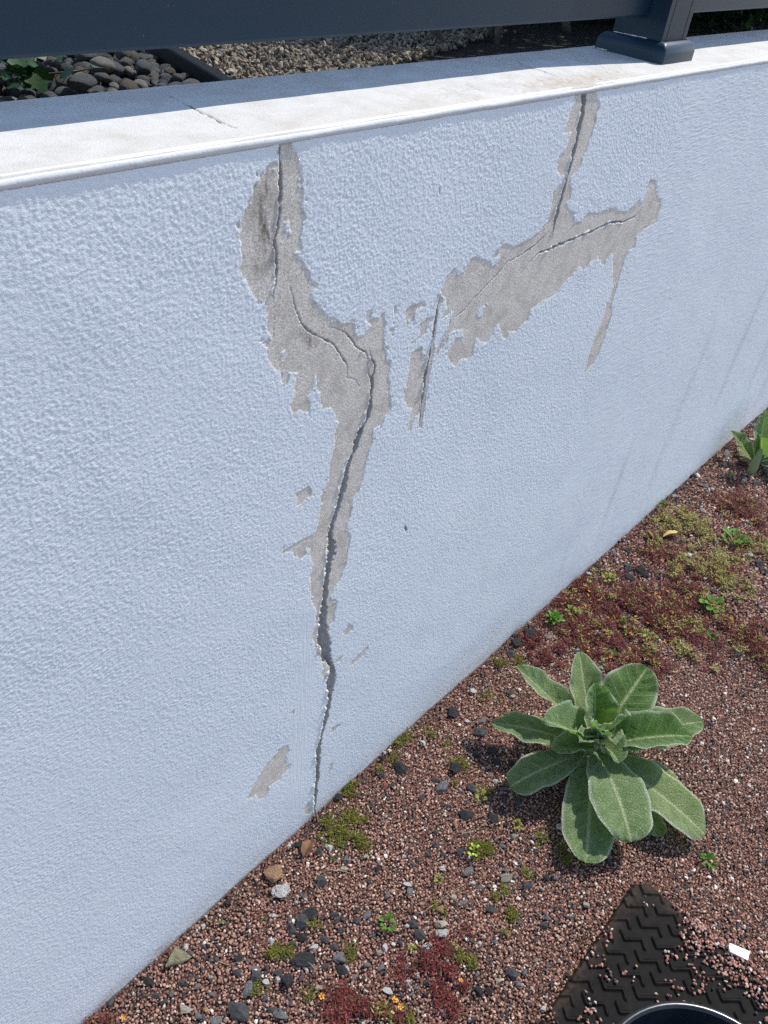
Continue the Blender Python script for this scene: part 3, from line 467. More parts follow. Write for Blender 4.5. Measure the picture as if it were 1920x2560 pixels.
# crumbs of white paint left along the joint of post and cover
white_paint = stone_mat("white_paint_crumb", (0.75, 0.72, 0.70), (0.6, 0.57, 0.55), 300)
r8 = np.random.default_rng(3)
for (p0, p1, nn) in (((1.3355, 0.080, 1.3482), (1.3355, 0.140, 1.3482), 26), ((1.3245, 0.138, 1.3225), (1.3245, 0.158, 1.3225), 14)):
    k = np.linspace(0, 1, nn); P = np.array(p0) + (np.array(p1) - np.array(p0)) * k[:, None]; P[:, 0] -= 0.0006 * r8.random(nn)
    v, f, c = tube_arr(P, 0.0003 + 0.0013 * np.abs(fbm(k * 9, k * 0, 4, 2)), 5); me = mesh_from("paint_residue", v - np.array(fence.location), [f, c], False, [white_paint]); obj("paint_residue", me, bc)

# ---------------------------------------------------------------- raised bed behind the wall
BZ = 1.235
def bed_mat():
    t = NT("bed_soil"); t.base(t.mix(t.ramp(t.noise(60, 4, 0.7), 0.35, 0.65), (0.010, 0.008, 0.006), (0.030, 0.025, 0.020))).set(Roughness=1.0, Normal=t.bump(t.noise(150, 4, 0.7), 1.0, 0.006)); return t.m
bed = obj("raised_ground", mesh_from("raised_ground", np.array([(-30, 0.16, BZ), (40, 0.16, BZ), (40, 60, BZ), (-30, 60, BZ)], float), np.array([[0, 1, 2, 3]]), False, [bed_mat()])); tag(bed, kind='structure')
E0, E1 = np.array([0.775, 0.47]), np.array([0.855, 0.745])           # line of the black edging strip
ed = (E1 - E0) / np.linalg.norm(E1 - E0)
def edge_side(x, y): return (x - E0[0]) * ed[1] - (y - E0[1]) * ed[0]   # >0 right of the strip
pr = E0 - ed * 0.24; pe = E1 + ed * 0.35; nrm = np.array([ed[1], -ed[0]])
q = np.array([pr - nrm * 0.006, pr + nrm * 0.016, pe + nrm * 0.016, pe - nrm * 0.006])
vb = np.concatenate([np.c_[q, np.full(4, BZ - 0.02)], np.c_[q, np.full(4, BZ + 0.030)]]); fb = np.array([(3, 2, 1, 0), (4, 5, 6, 7), (0, 1, 5, 4), (1, 2, 6, 5), (2, 3, 7, 6), (3, 0, 4, 7)])
edm = NT("black_edging"); edm.base((0.006, 0.008, 0.012)).set(Roughness=0.7, Specular_IOR_Level=0.15)
strip = obj("edging_strip", mesh_from("edging_strip", vb, fb, False, [edm.m])); bevel(strip, 0.003); tag(strip, "black edging strip between the grey pebbles and the beige chippings", "edging")

pk = [stone_mat("pebble_grey", (0.07, 0.07, 0.068), (0.17, 0.165, 0.15), 9, 0.75, 0.06), stone_mat("pebble_blue_grey", (0.055, 0.065, 0.075), (0.14, 0.155, 0.16), 11, 0.75, 0.06),
      stone_mat("pebble_brown", (0.075, 0.06, 0.048), (0.17, 0.14, 0.11), 9, 0.8, 0.06), stone_mat("pebble_pale", (0.18, 0.175, 0.155), (0.34, 0.325, 0.29), 12, 0.8, 0.06, (0.14, 0.14, 0.13)), stone_mat("pebble_dark", (0.025, 0.028, 0.03), (0.065, 0.07, 0.075), 9, 0.75, 0.06)]
def pebble_mesh(seed, mat):
    r = np.random.default_rng(seed); v = ICO2[0].copy()
    v *= 1 + 0.16 * fbm(v[:, 0] * 1.3 + seed, v[:, 1] * 1.3 + v[:, 2] * 0.7, seed, 2)[:, None]
    for k in range(3):
        n = r.normal(size=3); n /= np.linalg.norm(n); d = 0.72 + 0.2 * r.random(); h = v @ n; v -= n * (np.clip(h - d, 0, None) * 0.8)[:, None]
    return mesh_from("river_pebble", v, ICO2[1], True, [mat])
pm = [[pebble_mesh(10 * i + j, pk[i]) for j in range(3)] for i in range(5)]
PEB = []
for iy, y in enumerate(np.arange(0.415, 0.735, 0.0205)):
    for x in np.arange(0.36, 0.90, 0.0245):
        xx = x + 0.012 * (iy % 2) + 0.009 * (rng.random() - 0.5); yy = y + 0.008 * (rng.random() - 0.5)
        if edge_side(xx, yy) < -0.016 and yy < 0.30 + 0.62 * xx + 0.06: PEB.append((xx, yy, 0))
for k in range(int(len(PEB) * 0.22)):
    x, y, _ = PEB[int(rng.integers(len(PEB)))]
    if edge_side(x + 0.012, y + 0.01) < -0.025: PEB.append((x + 0.012, y + 0.010, 1))
def put_pebble(x, y, lvl, kind, var, size, flat=0.62, rz=None):
    o = obj("river_pebble", pm[kind][var]); s = size
    o.scale = (s * (0.9 + 0.35 * rng.random()), s * (0.75 + 0.2 * rng.random()), s * flat)
    o.location = (x, y, BZ + s * flat * 0.7 + lvl * 0.011); o.rotation_euler = (0.35 * (rng.random() - 0.5), 0.35 * (rng.random() - 0.5), rng.random() * 6.28 if rz is None else rz); return o
for x, y, lvl in PEB:
    s = 0.0085 + 0.0065 * rng.random() ** 1.8
    o = put_pebble(x, y, lvl, int(rng.choice(5, p=[.40, .25, .10, .12, .13])), int(rng.integers(3)), s, 0.55 + 0.25 * rng.random())
    tag(o, "rounded grey river pebble in the bed behind the wall", "pebble", "river pebbles behind the wall")
o = put_pebble(0.660, 0.570, 1.7, 3, 1, 0.0180, 0.62, 0.1); tag(o, "largest pale rounded pebble right of the ivy behind the wall", "pebble", "river pebbles behind the wall")
o = put_pebble(0.575, 0.480, 1.7, 1, 0, 0.0185, 0.6, 0.3); tag(o, "big blue-grey pebble touching the rear edge of the coping", "pebble", "river pebbles behind the wall")
o = put_pebble(0.735, 0.630, 1.7, 0, 2, 0.0155, 0.75, 0.4); tag(o, "tall grey pebble beside the black edging strip", "pebble", "river pebbles behind the wall")

def scatter_mesh(name, pts, size, cols, shape=(1, 1, 1), jitter=0.6, nproto=16, flatten=None, mat=None):
    """many small angular stones baked into one mesh; pts (n,3) centres, size (n,), cols (n,3)"""
    base, bf = ICO0; n = len(pts)
    protos = []
    for k in range(nproto):
        v = base * (1 + jitter * (rng.random((len(base), 1)) - 0.5)) * (1 + 0.35 * (rng.random(3) - 0.5)) * np.array(shape)
        for j in range(3):
            nn = rng.normal(size=3); nn /= np.linalg.norm(nn); h = v @ nn; v = v - nn * np.clip(h - 0.52, 0, None)[:, None]
        protos.append(v)
    protos = np.array(protos); V = protos[rng.integers(nproto, size=n)]
    V = np.einsum('nij,nkj->nki', rot_rand(n), V)
    if flatten: V[:, :, 2] *= flatten
    V = V * size[:, None, None] + pts[:, None, :]
    F = (bf[None] + (np.arange(n) * len(base))[:, None, None]).reshape(-1, 3)
    me = mesh_from(name, V.reshape(-1, 3), F, False, [mat]); cattr(me, "col", np.repeat(cols, len(base), axis=0)); return me

# beige chippings right of the strip
def chippings():
    xs = rng.random(40000) * 2.2 + 0.72; ys = rng.random(40000) * 1.1 + 0.22
    k = (edge_side(xs, ys) > 0.020) & (ys > 0.14 + 0.30 * xs) & (ys < 0.55 + 0.42 * xs) & (xs < 1.95 - 0.5 * rng.random(40000)); xs, ys = xs[k], ys[k]; n = len(xs)
    pts = np.c_[xs, ys, BZ + 0.004 + 0.010 * rng.random(n) + 0.006 * fbm(xs * 9, ys * 9, 3, 2)]
    pal = np.array([(0.30, 0.25, 0.185), (0.38, 0.325, 0.25), (0.22, 0.18, 0.135), (0.46, 0.41, 0.33), (0.14, 0.12, 0.10)])
    cols = pal[rng.choice(5, n, p=[.34, .26, .2, .1, .1])] * (0.85 + 0.3 * rng.random((n, 1)))
    return scatter_mesh("stone_chippings", pts, 0.0036 + 0.003 * rng.random(n), cols * 0.85, (1.6, 0.75, 0.5), mat=attr_mat("chippings", 0.95, 0.25, 300, 0.0006))
tag(obj("stone_chippings", chippings()), "beige stone chippings covering the bed behind the wall", "gravel", kind="stuff")

# ---------------------------------------------------------------- leaves
def leaf_arr(P0, P2, width, bulge, fold, axis=(0, 0), nu=13, nv=26, tipp=0.42, ripple=0.0055, seed=0, pet=0.16, upmix=0.75):
    """one leaf blade: spine P0->P2, obovate outline, folded along the midrib; returns verts, faces, u, v"""
    P0 = np.asarray(P0, float); P2 = np.asarray(P2, float); L = np.linalg.norm(P2 - P0)
    P1 = (P0 + P2) / 2 + np.array([0, 0, 1.0]) * bulge * L
    v = 1 - (1 - np.linspace(0, 1, nv)) ** 1.5; sp = ((1 - v) ** 2)[:, None] * P0 + (2 * v * (1 - v))[:, None] * P1 + (v ** 2)[:, None] * P2
    t = np.gradient(sp, axis=0); t /= np.linalg.norm(t, axis=1)[:, None]
    inward = np.array([axis[0] - P2[0], axis[1] - P2[1], 0.0]); inward /= np.linalg.norm(inward) + 1e-9
    ref = np.array([0, 0, 1.0]) * upmix + inward * 0.7
    s = np.cross(t, ref); s /= np.linalg.norm(s, axis=1)[:, None]; n = np.cross(s, t)
    prof = (v ** 0.70) * (np.clip(1 - v, 0, 1) ** tipp); prof /= prof.max(); wv = width / 2 * np.maximum(prof, pet * (1 - v) ** 0.5 * (v < 0.6))
    u = np.linspace(-1, 1, nu); U, V = np.meshgrid(u, v, indexing='ij'); W = wv[None, :]
    fa = R_(fold) * (1 - 0.45 * V ** 2)
    rip = ripple * (np.sin(V * 15 + seed * 1.7 + (U > 0) * 1.3) + 0.6 * np.sin(V * 27 + seed)) * np.abs(U) ** 2 * np.clip(V * 2, 0, 1)
    crk = 0.0034 * np.sin((V * 9 - np.abs(U) * 1.6) * 2 * np.pi) * np.clip(np.abs(U) * 3, 0, 1) * (1 - np.abs(U) ** 3) * np.clip(W / 0.03, 0, 1)
    curl = -0.10 * W * np.clip((np.abs(U) - 0.72) / 0.28, 0, 1) ** 2
    off_s = (U * W * np.cos(fa)); off_n = np.abs(U) ** 1.6 * W * np.sin(fa) * 1.25 + rip + crk + curl - 0.0018 * np.exp(-(U * W / 0.0035) ** 2) * 1.2
    P = sp[None] + s[None] * off_s[..., None] + n[None] * off_n[..., None]
    return P.reshape(-1, 3), grid_faces(nu, nv), U.ravel(), V.ravel()

def mullein_material():
    t = NT("felted_leaf"); u = t.attr("u"); v = t.attr("v"); au = t.math('ABSOLUTE', u)
    ph = t.math('MULTIPLY', t.math('SUBTRACT', t.math('MULTIPLY', v, 9.0), t.math('MULTIPLY', au, 1.6)), 6.2832)
    side = t.math('POWER', t.math('MAXIMUM', t.math('SINE', ph), 0.0), 20.0)                       # side veins
    mid = t.ramp(au, 0.02, 0.09, 1.0, 0.0)
    edge = t.ramp(au, 0.86, 0.985)
    net = t.n("TexVoronoi", feature='DISTANCE_TO_EDGE'); net.inputs["Scale"].default_value = 170; t.l(t.pos(), net.inputs["Vector"])
    ns = t.noise(45, 4, 0.6)
    c = t.mix(t.ramp(ns, 0.3, 0.7), (0.155, 0.245, 0.080), (0.270, 0.360, 0.175))
    c = t.mix(t.attr("leaf_shade"), c, (0.050, 0.150, 0.012))  # deeper green paints shade onto the inner and upper leaves
    c = t.mix(t.attr("tint"), c, (0.33, 0.36, 0.13))
    c = t.mix(t.math('MULTIPLY', side, 0.6), c, (0.36, 0.44, 0.22)); c = t.mix(t.math('MULTIPLY', mid, 0.9), c, (0.50, 0.56, 0.30))
    c = t.mix(t.math('MULTIPLY', edge, 0.85), c, (0.58, 0.62, 0.47))
    c = t.mix(t.math('MULTIPLY', t.ramp(t.noise(600, 2, 0.6), 0.45, 0.75), 0.10), c, (0.42, 0.48, 0.35))   # felt
    hh = t.math('ADD', t.ramp(net.outputs["Distance"], 0.0, 0.12), t.math('MULTIPLY', t.math('ADD', side, mid), -0.8))
    hh = t.math('ADD', hh, t.math('MULTIPLY', t.noise(900, 2, 0.6), 0.4))
    t.base(c).set(Roughness=0.9, Specular_IOR_Level=0.15, Sheen_Weight=0.3, Sheen_Roughness=0.5, Normal=t.bump(hh, 0.85, 0.0016))
    tr = t.n("BsdfTranslucent"); t.l(t.mix(0.55, c, (0.26, 0.50, 0.03)), tr.inputs[0]); mx = t.n("MixShader"); mx.inputs[0].default_value = 0.36
    t.l(t.p.outputs[0], mx.inputs[1]); t.l(tr.outputs[0], mx.inputs[2]); t.l(mx.outputs[0], t.out.inputs[0]); return t.m
MUL = mullein_material()
def mullein(data, centre, label):
    root = empty("mullein_plant", (centre[0], centre[1], 0)); tag(root, label, "plant")
    st_v, st_f, st_c = tube_arr([(0, 0, -0.02), (0.003, 0, 0.03), (0.006, 0.003, 0.075), (0.008, 0.004, 0.11)], [0.016, 0.015, 0.012, 0.006], 10)
    stm = NT("mullein_stem"); stm.base((0.22, 0.27, 0.13)).set(Roughness=0.9)
    obj("stem", mesh_from("stem", st_v, [st_f, st_c], True, [stm.m]), root)
    for k, (nm, bx, by, bz, tx, ty, tz, wd, bulge, fold) in enumerate(data):
        c = np.array([centre[0], centre[1], 0]); b = np.array([bx, by, bz]) / 1000 - c; tp = np.array([tx, ty, tz]) / 1000 - c
        root_pt = np.array([0.005, 0.003, max(0.015, b[2] * 0.75)])
        b = b * 0.30 + root_pt * 0.70                                   # leaf bases meet on the stem
        v, f, u, vv = leaf_arr(b, tp, wd / 1000 * 1.10, bulge, fold, (0, 0), seed=k, tipp={'bottom': 0.42, 'bottom_right': 0.44, 'low_left': 0.38, 'right_low': 0.46, 'under': 0.45}.get(nm, 0.62))
        me = mesh_from("leaf", v, f, True, [MUL]); fattr(me, "u", u); fattr(me, "v", vv); fattr(me, "tint", np.full(len(u), {'yellow': 0.75, 'under': 0.6, 'low': 0.6, 'fl': .6, 'right_low': 0.25, 'top': 0.15}.get(nm, 0.0)))
        fattr(me, "leaf_shade", np.full(len(u), {'front_top': .85, 'right_top': .75, 'right_front': .85, 'heart': .5, 'heart_left': .6, 'right_back': .35, 'left_roll': .45, 'low_roll': .4, 'inner': .6, 'front_small': .6, 'bottom': .25, 'low_left': .25, 'left': .3, 'front': .6, 'tall': .4}.get(nm, 0.1)) * np.clip(1.1 - 0.5 * np.abs(u), 0, 1))  # amount of painted shade per leaf
        o = obj("leaf", me, root)
        if nm in ('yellow', 'under', 'low', 'fl'): o["label"] = "yellowing lower leaf"
    return root
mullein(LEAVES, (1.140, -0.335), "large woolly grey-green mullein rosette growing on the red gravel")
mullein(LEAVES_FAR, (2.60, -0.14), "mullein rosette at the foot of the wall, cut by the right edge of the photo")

# ---------------------------------------------------------------- red gravel (uncountable) with stray dark and white grains
def gravel():
    A = []
    step = 0.0049
    for x0, x1, st_ in ((-0.15, 1.75, step), (1.75, 3.5, 0.0078), (-0.9, 3.5, 0.0125)):
        X, Y = np.meshgrid(np.arange(x0, x1, st_), np.arange(-1.25 if st_ < 0.012 else -1.7, 0.0, st_), indexing='ij')
        X = X.ravel() + st_ * 0.8 * (rng.random(X.size) - 0.5); Y = Y.ravel() + st_ * 0.8 * (rng.random(Y.size) - 0.5)
        k = (Y > -0.30 - 1.05 * np.clip(X, 0, 0.95)) & (Y > -0.62 - 0.9 * (3.5 - np.clip(X, 0.95, 3.5)) * 0.4 + 0.05) & (Y < -0.002)
        k2 = (X > -0.15); k = (~(k & k2) & (Y < -0.002)) if st_ > 0.012 else k      # coarser fill well outside the view
        A.append(np.c_[X[k], Y[k], np.full(k.sum(), st_)])
    A = np.concatenate(A); n = len(A); x, y = A[:, 0], A[:, 1]
    s = A[:, 2] * (0.36 + 0.44 * rng.random(n) ** 1.8)
    z = ground_h(x, y) + s * 0.25 + 0.002 * rng.random(n)
    pal = np.array([(0.295,0.157,0.118), (0.365,0.21,0.155), (0.22,0.11,0.083), (0.46,0.31,0.235), (0.15, 0.080, 0.065), (0.52, 0.40, 0.34)])
    cols = pal[rng.choice(6, n, p=[.30, .24, .20, .12, .09, .05])] * (0.8 + 0.4 * rng.random((n, 1)))
    # grains of grit mixed in: dark in drifts, white here and there
    drift = fbm(x * 7, y * 7, 50, 3)
    r = rng.random(n); dk = r < 0.03 + 0.13 * np.clip(drift + 0.05, 0, 1); wh = (r > 0.984)
    cols[dk] = np.array([0.05, 0.05, 0.055]) * (0.6 + 1.1 * rng.random((dk.sum(), 1))); cols[wh] = np.array([0.66, 0.62, 0.56]) * (0.75 + 0.4 * rng.random((wh.sum(), 1)))
    s[dk] *= 1.1 + 0.9 * rng.random(dk.sum()) ** 2; s[wh] *= 1.0 + 0.8 * rng.random(wh.sum()) ** 2
    # grains get darker towards the wall foot
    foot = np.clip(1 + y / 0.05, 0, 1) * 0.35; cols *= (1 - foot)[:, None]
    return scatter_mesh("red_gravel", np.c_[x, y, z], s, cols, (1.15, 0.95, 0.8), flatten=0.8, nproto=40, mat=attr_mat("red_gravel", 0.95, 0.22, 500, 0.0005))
tag(obj("red_gravel", gravel()), "fine reddish crushed gravel covering the ground beside the wall", "gravel", kind="stuff")

# ---------------------------------------------------------------- single stones lying on the gravel
SK = dict(dark=((0.045, 0.048, 0.052), (0.11, 0.115, 0.12), None), black=((0.016, 0.017, 0.02), (0.045, 0.046, 0.05), None), grey=((0.16, 0.165, 0.17), (0.27, 0.275, 0.28), None),
          white=((0.66, 0.65, 0.62), (0.80, 0.79, 0.76), None), cream=((0.45, 0.40, 0.29), (0.62, 0.58, 0.46), None), tan=((0.40, 0.22, 0.11), (0.52, 0.33, 0.18), (0.3, 0.15, 0.08)), orange=((0.50, 0.27, 0.09), (0.62, 0.42, 0.2), None),
          beige=((0.30, 0.27, 0.22), (0.42, 0.38, 0.31), None), red=((0.30, 0.09, 0.06), (0.36, 0.13, 0.09), None), olive=((0.22, 0.20, 0.11), (0.38, 0.35, 0.22), None), crumb=((0.55, 0.54, 0.51), (0.75, 0.74, 0.70), (0.15, 0.15, 0.15)))
SM = {}
def stone_mesh(kind, var):
    if (kind, var) in SM: return SM[(kind, var)]
    r = np.random.default_rng(sum(map(ord, kind)) * 11 + var); v = ICO2[0].copy()
    if kind == 'crumb': v *= 1 + 0.5 * fbm(v[:, 0] * 2.6 + v[:, 2], v[:, 1] * 2.6 - v[:, 2], var, 4)[:, None]
    else:
        for k in range(13):
            n = r.normal(size=3); n /= np.linalg.norm(n); d = 0.34 + 0.36 * r.random(); h = v @ n; v -= n * np.clip(h - d, 0, None)[:, None]
        v *= 1 + 0.10 * fbm(v[:, 0] * 3 + v[:, 2] * 2, v[:, 1] * 3 - v[:, 2], var + 3, 3)[:, None]
    v /= np.abs(v).max(axis=0)
    if kind == 'olive': v[:, 2] *= 1 - 0.35 * v[:, 0]; v[:, 1] *= 1 - 0.4 * v[:, 0]
    if kind + '_m' not in SM:
        a, b, sp = SK[kind]; SM[kind + '_m'] = stone_mat(kind + '_stone', a, b, 1.6, 0.8, 0.12, sp)
    me = mesh_from("stone", v, ICO2[1], False, [SM[kind + '_m']]); SM[(kind, var)] = me; return me
UNIQUE = {  # index in STONES -> label
 0: "blocky orange-tan stone at the foot of the wall above the crumbly white lump", 1: "crumbly whitish lump touching the orange-tan stone", 2: "olive wedge-shaped stone at the foot of the wall, left of all others", 3: "small translucent white pebble behind the olive wedge stone",
 22: "largest dark grey angular stone at the bottom edge of the photo", 23: "angular mid-grey stone right of the largest dark stone at the bottom edge", 19: "cream oval pebble near the bottom left, beside the small orange one", 20: "small orange pebble beside the cream oval pebble",
 4: "upright dark grey stone leaning in the black stone cluster"}
LBL = dict(dark="small dark grey stone scattered on the red gravel", black="small black cinder lump scattered on the red gravel", grey="small mid-grey stone scattered on the red gravel", white="small white stone chip scattered on the red gravel",
           cream="small cream pebble scattered on the red gravel", tan="small tan pebble scattered on the red gravel", orange="small orange chip lying on open red gravel", beige="small beige stone scattered on the red gravel", red="brick-red shard on the gravel left of the black disc-like stone", olive="olive stone", crumb="pale crumbly lump below the cream stone, above the red stonecrop")
big_black = max((i for i, s in enumerate(STONES) if s[4] == 'black' and s[0] > 600 and s[0] < 1000 and s[1] > -0.5 * 1000), key=lambda i: s[2] if False else STONES[i][2])
for i, (x, y, a, b, kind) in enumerate(STONES):
    x, y, a, b = x / 1000, y / 1000, a / 1000 * 1.10, b / 1000 * 1.10
    rr = np.random.default_rng(i + 100); a = max(a, 0.006); b = float(np.clip(b, 0.55 * a, 1.25 * a)); hgt = 0.5 * min(a, b) * (0.8 + 0.35 * rr.random())
    o = obj("stone", stone_mesh(kind, i % 4 if i not in (0, 2) else 0)); o.scale = (a / 2, b / 2, hgt / 2 + 0.001)
    o.rotation_euler = (0.3 * (rr.random() - .5), 0.3 * (rr.random() - .5), -0.75 + 0.5 * (rr.random() - .5))
    y = min(y, -0.55 * max(a, b)) if y > -0.06 else y
    o.location = (x, y, float(ground_h(np.array(x), np.array(y))) + hgt * 0.34 + 0.002)
    if i in UNIQUE: tag(o, UNIQUE[i], "stone")
    else: tag(o, LBL[kind], "stone", "loose %s stones on the gravel" % kind)

# ---------------------------------------------------------------- ground cover: moss, red stonecrop, pale stonecrop
def leaflets(name, patches, dens, size, hgt, pal, prob, mat, clump=0.006, upright=0.6):
    P, S, C, H = [], [], [], []
    for (x, y, r, w) in patches:
        x, y, r = x / 1000, y / 1000, r / 1000
        n = int(dens * w * np.pi * r * r * 1e4); nc = max(3, n // 9)
        rad = r * np.abs(rng.normal(size=nc)) * 0.62; th = rng.random(nc) * 6.283
        cx, cy = x + rad * np.cos(th), y + rad * np.sin(th)
        keep = fbm(cx * 38, cy * 38, 77, 3) > -0.12 + 0.22 * (rad / r) ** 2; cx, cy = cx[keep], cy[keep]
        if not len(cx): continue
        k = rng.integers(len(cx), size=n); px = cx[k] + clump * rng.normal(size=n) * 0.6; py = cy[k] + clump * rng.normal(size=n) * 0.6
        ok = (py < -0.003); px, py = px[ok], py[ok]; m = len(px)
        P.append(np.c_[px, py, ground_h(px, py) + 0.003 + hgt * rng.random(m) ** 1.4]); S.append(size * (0.6 + 0.8 * rng.random(m))); C.append(np.array(pal)[rng.choice(len(pal), m, p=prob)] * (0.75 + 0.5 * rng.random((m, 1))))
    P, S, C = np.concatenate(P), np.concatenate(S), np.concatenate(C); n = len(P)
    az = rng.random(n) * 6.283; el = (rng.random(n) * 1.1 - 0.1) * upright * 1.4
    d = np.c_[np.cos(az) * np.cos(el), np.sin(az) * np.cos(el), np.sin(el)]; sd = np.c_[-np.sin(az), np.cos(az), 0.5 * (rng.random(n) - .5)]; up = np.cross(sd, d)
    nd = (rng.random(n) < 0.24)[:, None]; wdt = np.where(nd, 0.07, 0.30); S = S[:, None] * np.where(nd, 2.6, 1.0)
    V = np.stack([P, P + d * S * 0.5 + sd * S * wdt + up * S * 0.12, P + d * S, P + d * S * 0.5 - sd * S * wdt + up * S * 0.12], 1)
    F = (np.arange(n) * 4)[:, None] + np.arange(4)[None]
    me = mesh_from(name, V.reshape(-1, 3), F, False, [mat]); cattr(me, "col", np.repeat(C, 4, axis=0)); return obj(name, me)
moss_o = leaflets("moss", MOSS, 17, 0.0042, 0.007, [(0.13, 0.14, 0.02), (0.20, 0.20, 0.03), (0.075, 0.09, 0.018), (0.16, 0.115, 0.04)], [.4, .25, .2, .15], attr_mat("moss", 0.85, 0.2, 300, 0, 0.25))
tag(moss_o, "yellow-green moss in small cushions on the red gravel", "moss", kind="stuff")
red_o = leaflets("red_stonecrop", RED + [(x, y, q_, w * 0.35) for x, y, q_, w in PALE], 12.5, 0.0050, 0.011, [(0.14, 0.028, 0.028), (0.23, 0.042, 0.048), (0.085, 0.026, 0.020), (0.15, 0.085, 0.03), (0.36, 0.12, 0.12)], [.34, .20, .26, .14, .06], attr_mat("red_stonecrop", 0.6, 0.2, 300, 0, 0.2), 0.007)
tag(red_o, "dark red stonecrop creeping over the gravel", "ground cover", kind="stuff")
pale_o = leaflets("pale_stonecrop", PALE + [(x, y, q_, w * 0.16) for x, y, q_, w in RED if x > 1400], 5.6, 0.0058, 0.014, [(0.33, 0.33, 0.09), (0.44, 0.40, 0.17), (0.22, 0.25, 0.05), (0.40, 0.27, 0.10)], [.30, .25, .25, .20], attr_mat("pale_stonecrop", 0.6, 0.2, 300, 0, 0.25), 0.008)
tag(pale_o, "pale yellow-green stonecrop among the red one", "ground cover", kind="stuff")

# ---------------------------------------------------------------- yellow flowers
fm = NT("yellow_petal"); fm.base((0.80, 0.36, 0.015)).set(Roughness=0.6)
def flower_mesh():
    parts = []
    for k in range(5):
        a = k * 1.2566; v, f, u, w = leaf_arr((0.0003 * math.cos(a), 0.0003 * math.sin(a), 0), (0.0034 * math.cos(a), 0.0034 * math.sin(a), 0.0022), 0.0030, 0.0, 10, (0, 0), 5, 5, ripple=0, upmix=1.0); parts.append((v, f))
    parts.append((ICO0[0] * 0.0010 + np.array([0, 0, 0.0010]), ICO0[1])); v, f = join_arr(parts); return mesh_from("yellow_flower", v, f, True, [fm.m])
fme = flower_mesh()
for i, (x, y) in enumerate(FLOWERS):
    x, y = x / 1000, y / 1000; o = obj("yellow_flower", fme); s = 0.85 + 0.4 * random.random(); o.scale = (s, s, s); o.rotation_euler = (random.uniform(-.5, .5), random.uniform(-.5, .5), random.random() * 6)
    o.location = (x, y, float(ground_h(np.array(x), np.array(y))) + 0.015); tag(o, "tiny orange-yellow flower dotted among the stonecrop", "flower", "tiny yellow flowers")

# ---------------------------------------------------------------- small weeds
wm = {k: attr_mat("weed_" + k, 0.55, 0.15, 200, 0, 0.3) for k in ('leafy', 'pale', 'rosette', 'flowering')}
WC = dict(leafy=(0.10, 0.24, 0.03), pale=(0.27, 0.32, 0.06), rosette=(0.17, 0.38, 0.06), flowering=(0.42, 0.55, 0.10))
def weed(x, y, r, kind, label, seed):
    rr = np.random.default_rng(seed); root = empty("weed", (x, y, float(ground_h(np.array(x), np.array(y))) + 0.002)); tag(root, label, "weed")
    n = {'rosette': 22, 'leafy': 13, 'pale': 12, 'flowering': 14}[kind]
    for k in range(n):
        a = k * 2.4 + rr.random() * 0.5; fr = (k + 0.5) / n
        if kind == 'rosette': L = r * (1.15 - 0.55 * fr); el = 0.25 + 1.0 * fr; w = 0.28 * L; b = np.zeros(3); z0 = 0.004 + 0.012 * fr
        else: L = r * (0.45 + 0.3 * rr.random()); el = 0.15 + 0.6 * rr.random(); w = L * (0.55 + 0.2 * rr.random()); q = r * 0.55 * math.sqrt(rr.random()); b = np.array([q * math.cos(a), q * math.sin(a), 0]); z0 = 0.004 + 0.010 * rr.random()
        b = b + np.array([0, 0, z0]); tp = b + L * np.array([math.cos(a) * math.cos(el), math.sin(a) * math.cos(el), math.sin(el)])
        v, f, u, vv = leaf_arr(b, tp, w, 0.12, 16, (0, 0), 7, 9, tipp=0.6 if kind == 'rosette' else 0.4, ripple=0.0006, seed=k, pet=0.1, upmix=1.0)
        c = np.array(WC[kind]) * (0.75 + 0.5 * rr.random()); me = mesh_from("leaf", v, f, True, [wm[kind]]); cattr(me, "col", np.repeat(c[None], len(v), 0)); obj("leaf", me, root)
    sv, sf, sc = tube_arr([(0, 0, -0.004), (0, 0, 0.006), (0.001, 0, 0.016)], [0.0016, 0.0014, 0.0008], 6); me = mesh_from("stem", sv, [sf, sc], True, [wm[kind]]); cattr(me, "col", np.repeat(np.array([WC[kind]]) * 0.8, len(sv), 0)); obj("stem", me, root)
    return root
WL = ["bright green star-shaped rosette weed at the foot of the wall", "largest dark green leafy weed among the red stonecrop, near the right edge", "green weed in the middle of the red stonecrop patch", "small bright green weed in red stonecrop right of the middle one", "broad green weed beside yellow flowers among the pale stonecrop",
      "dark green weed between grey stones above the white lump", "small yellow-green weed on open gravel above the cream stones", "pale lime weed with a yellow tip below the mullein's lower-left leaf", "yellow-green clover-like weed left of the mullein", "green weed on open gravel above the rubber mat",
      "tiny bright green sprig on bare gravel below the far mullein", "pale weed just above the mullein's top leaf", "green weed at the tip of the mullein's top leaf", "pale feathery weed near the wall above the star-shaped rosette", "yellow-green weed right of the star-shaped rosette", "yellow-green sprig left of the mullein's bottom leaf",
      "tiny green sprig hard against the wall foot", "pale weed between the two green weeds of the red patch", "narrow yellow-green sprig left of the white lump", "grey-green weed between the mullein's top and right leaves"]
for i, (x, y, r, kind) in enumerate(WEEDS): weed(x / 1000, y / 1000, max(r / 1000, 0.008), kind, WL[i], 40 + i)

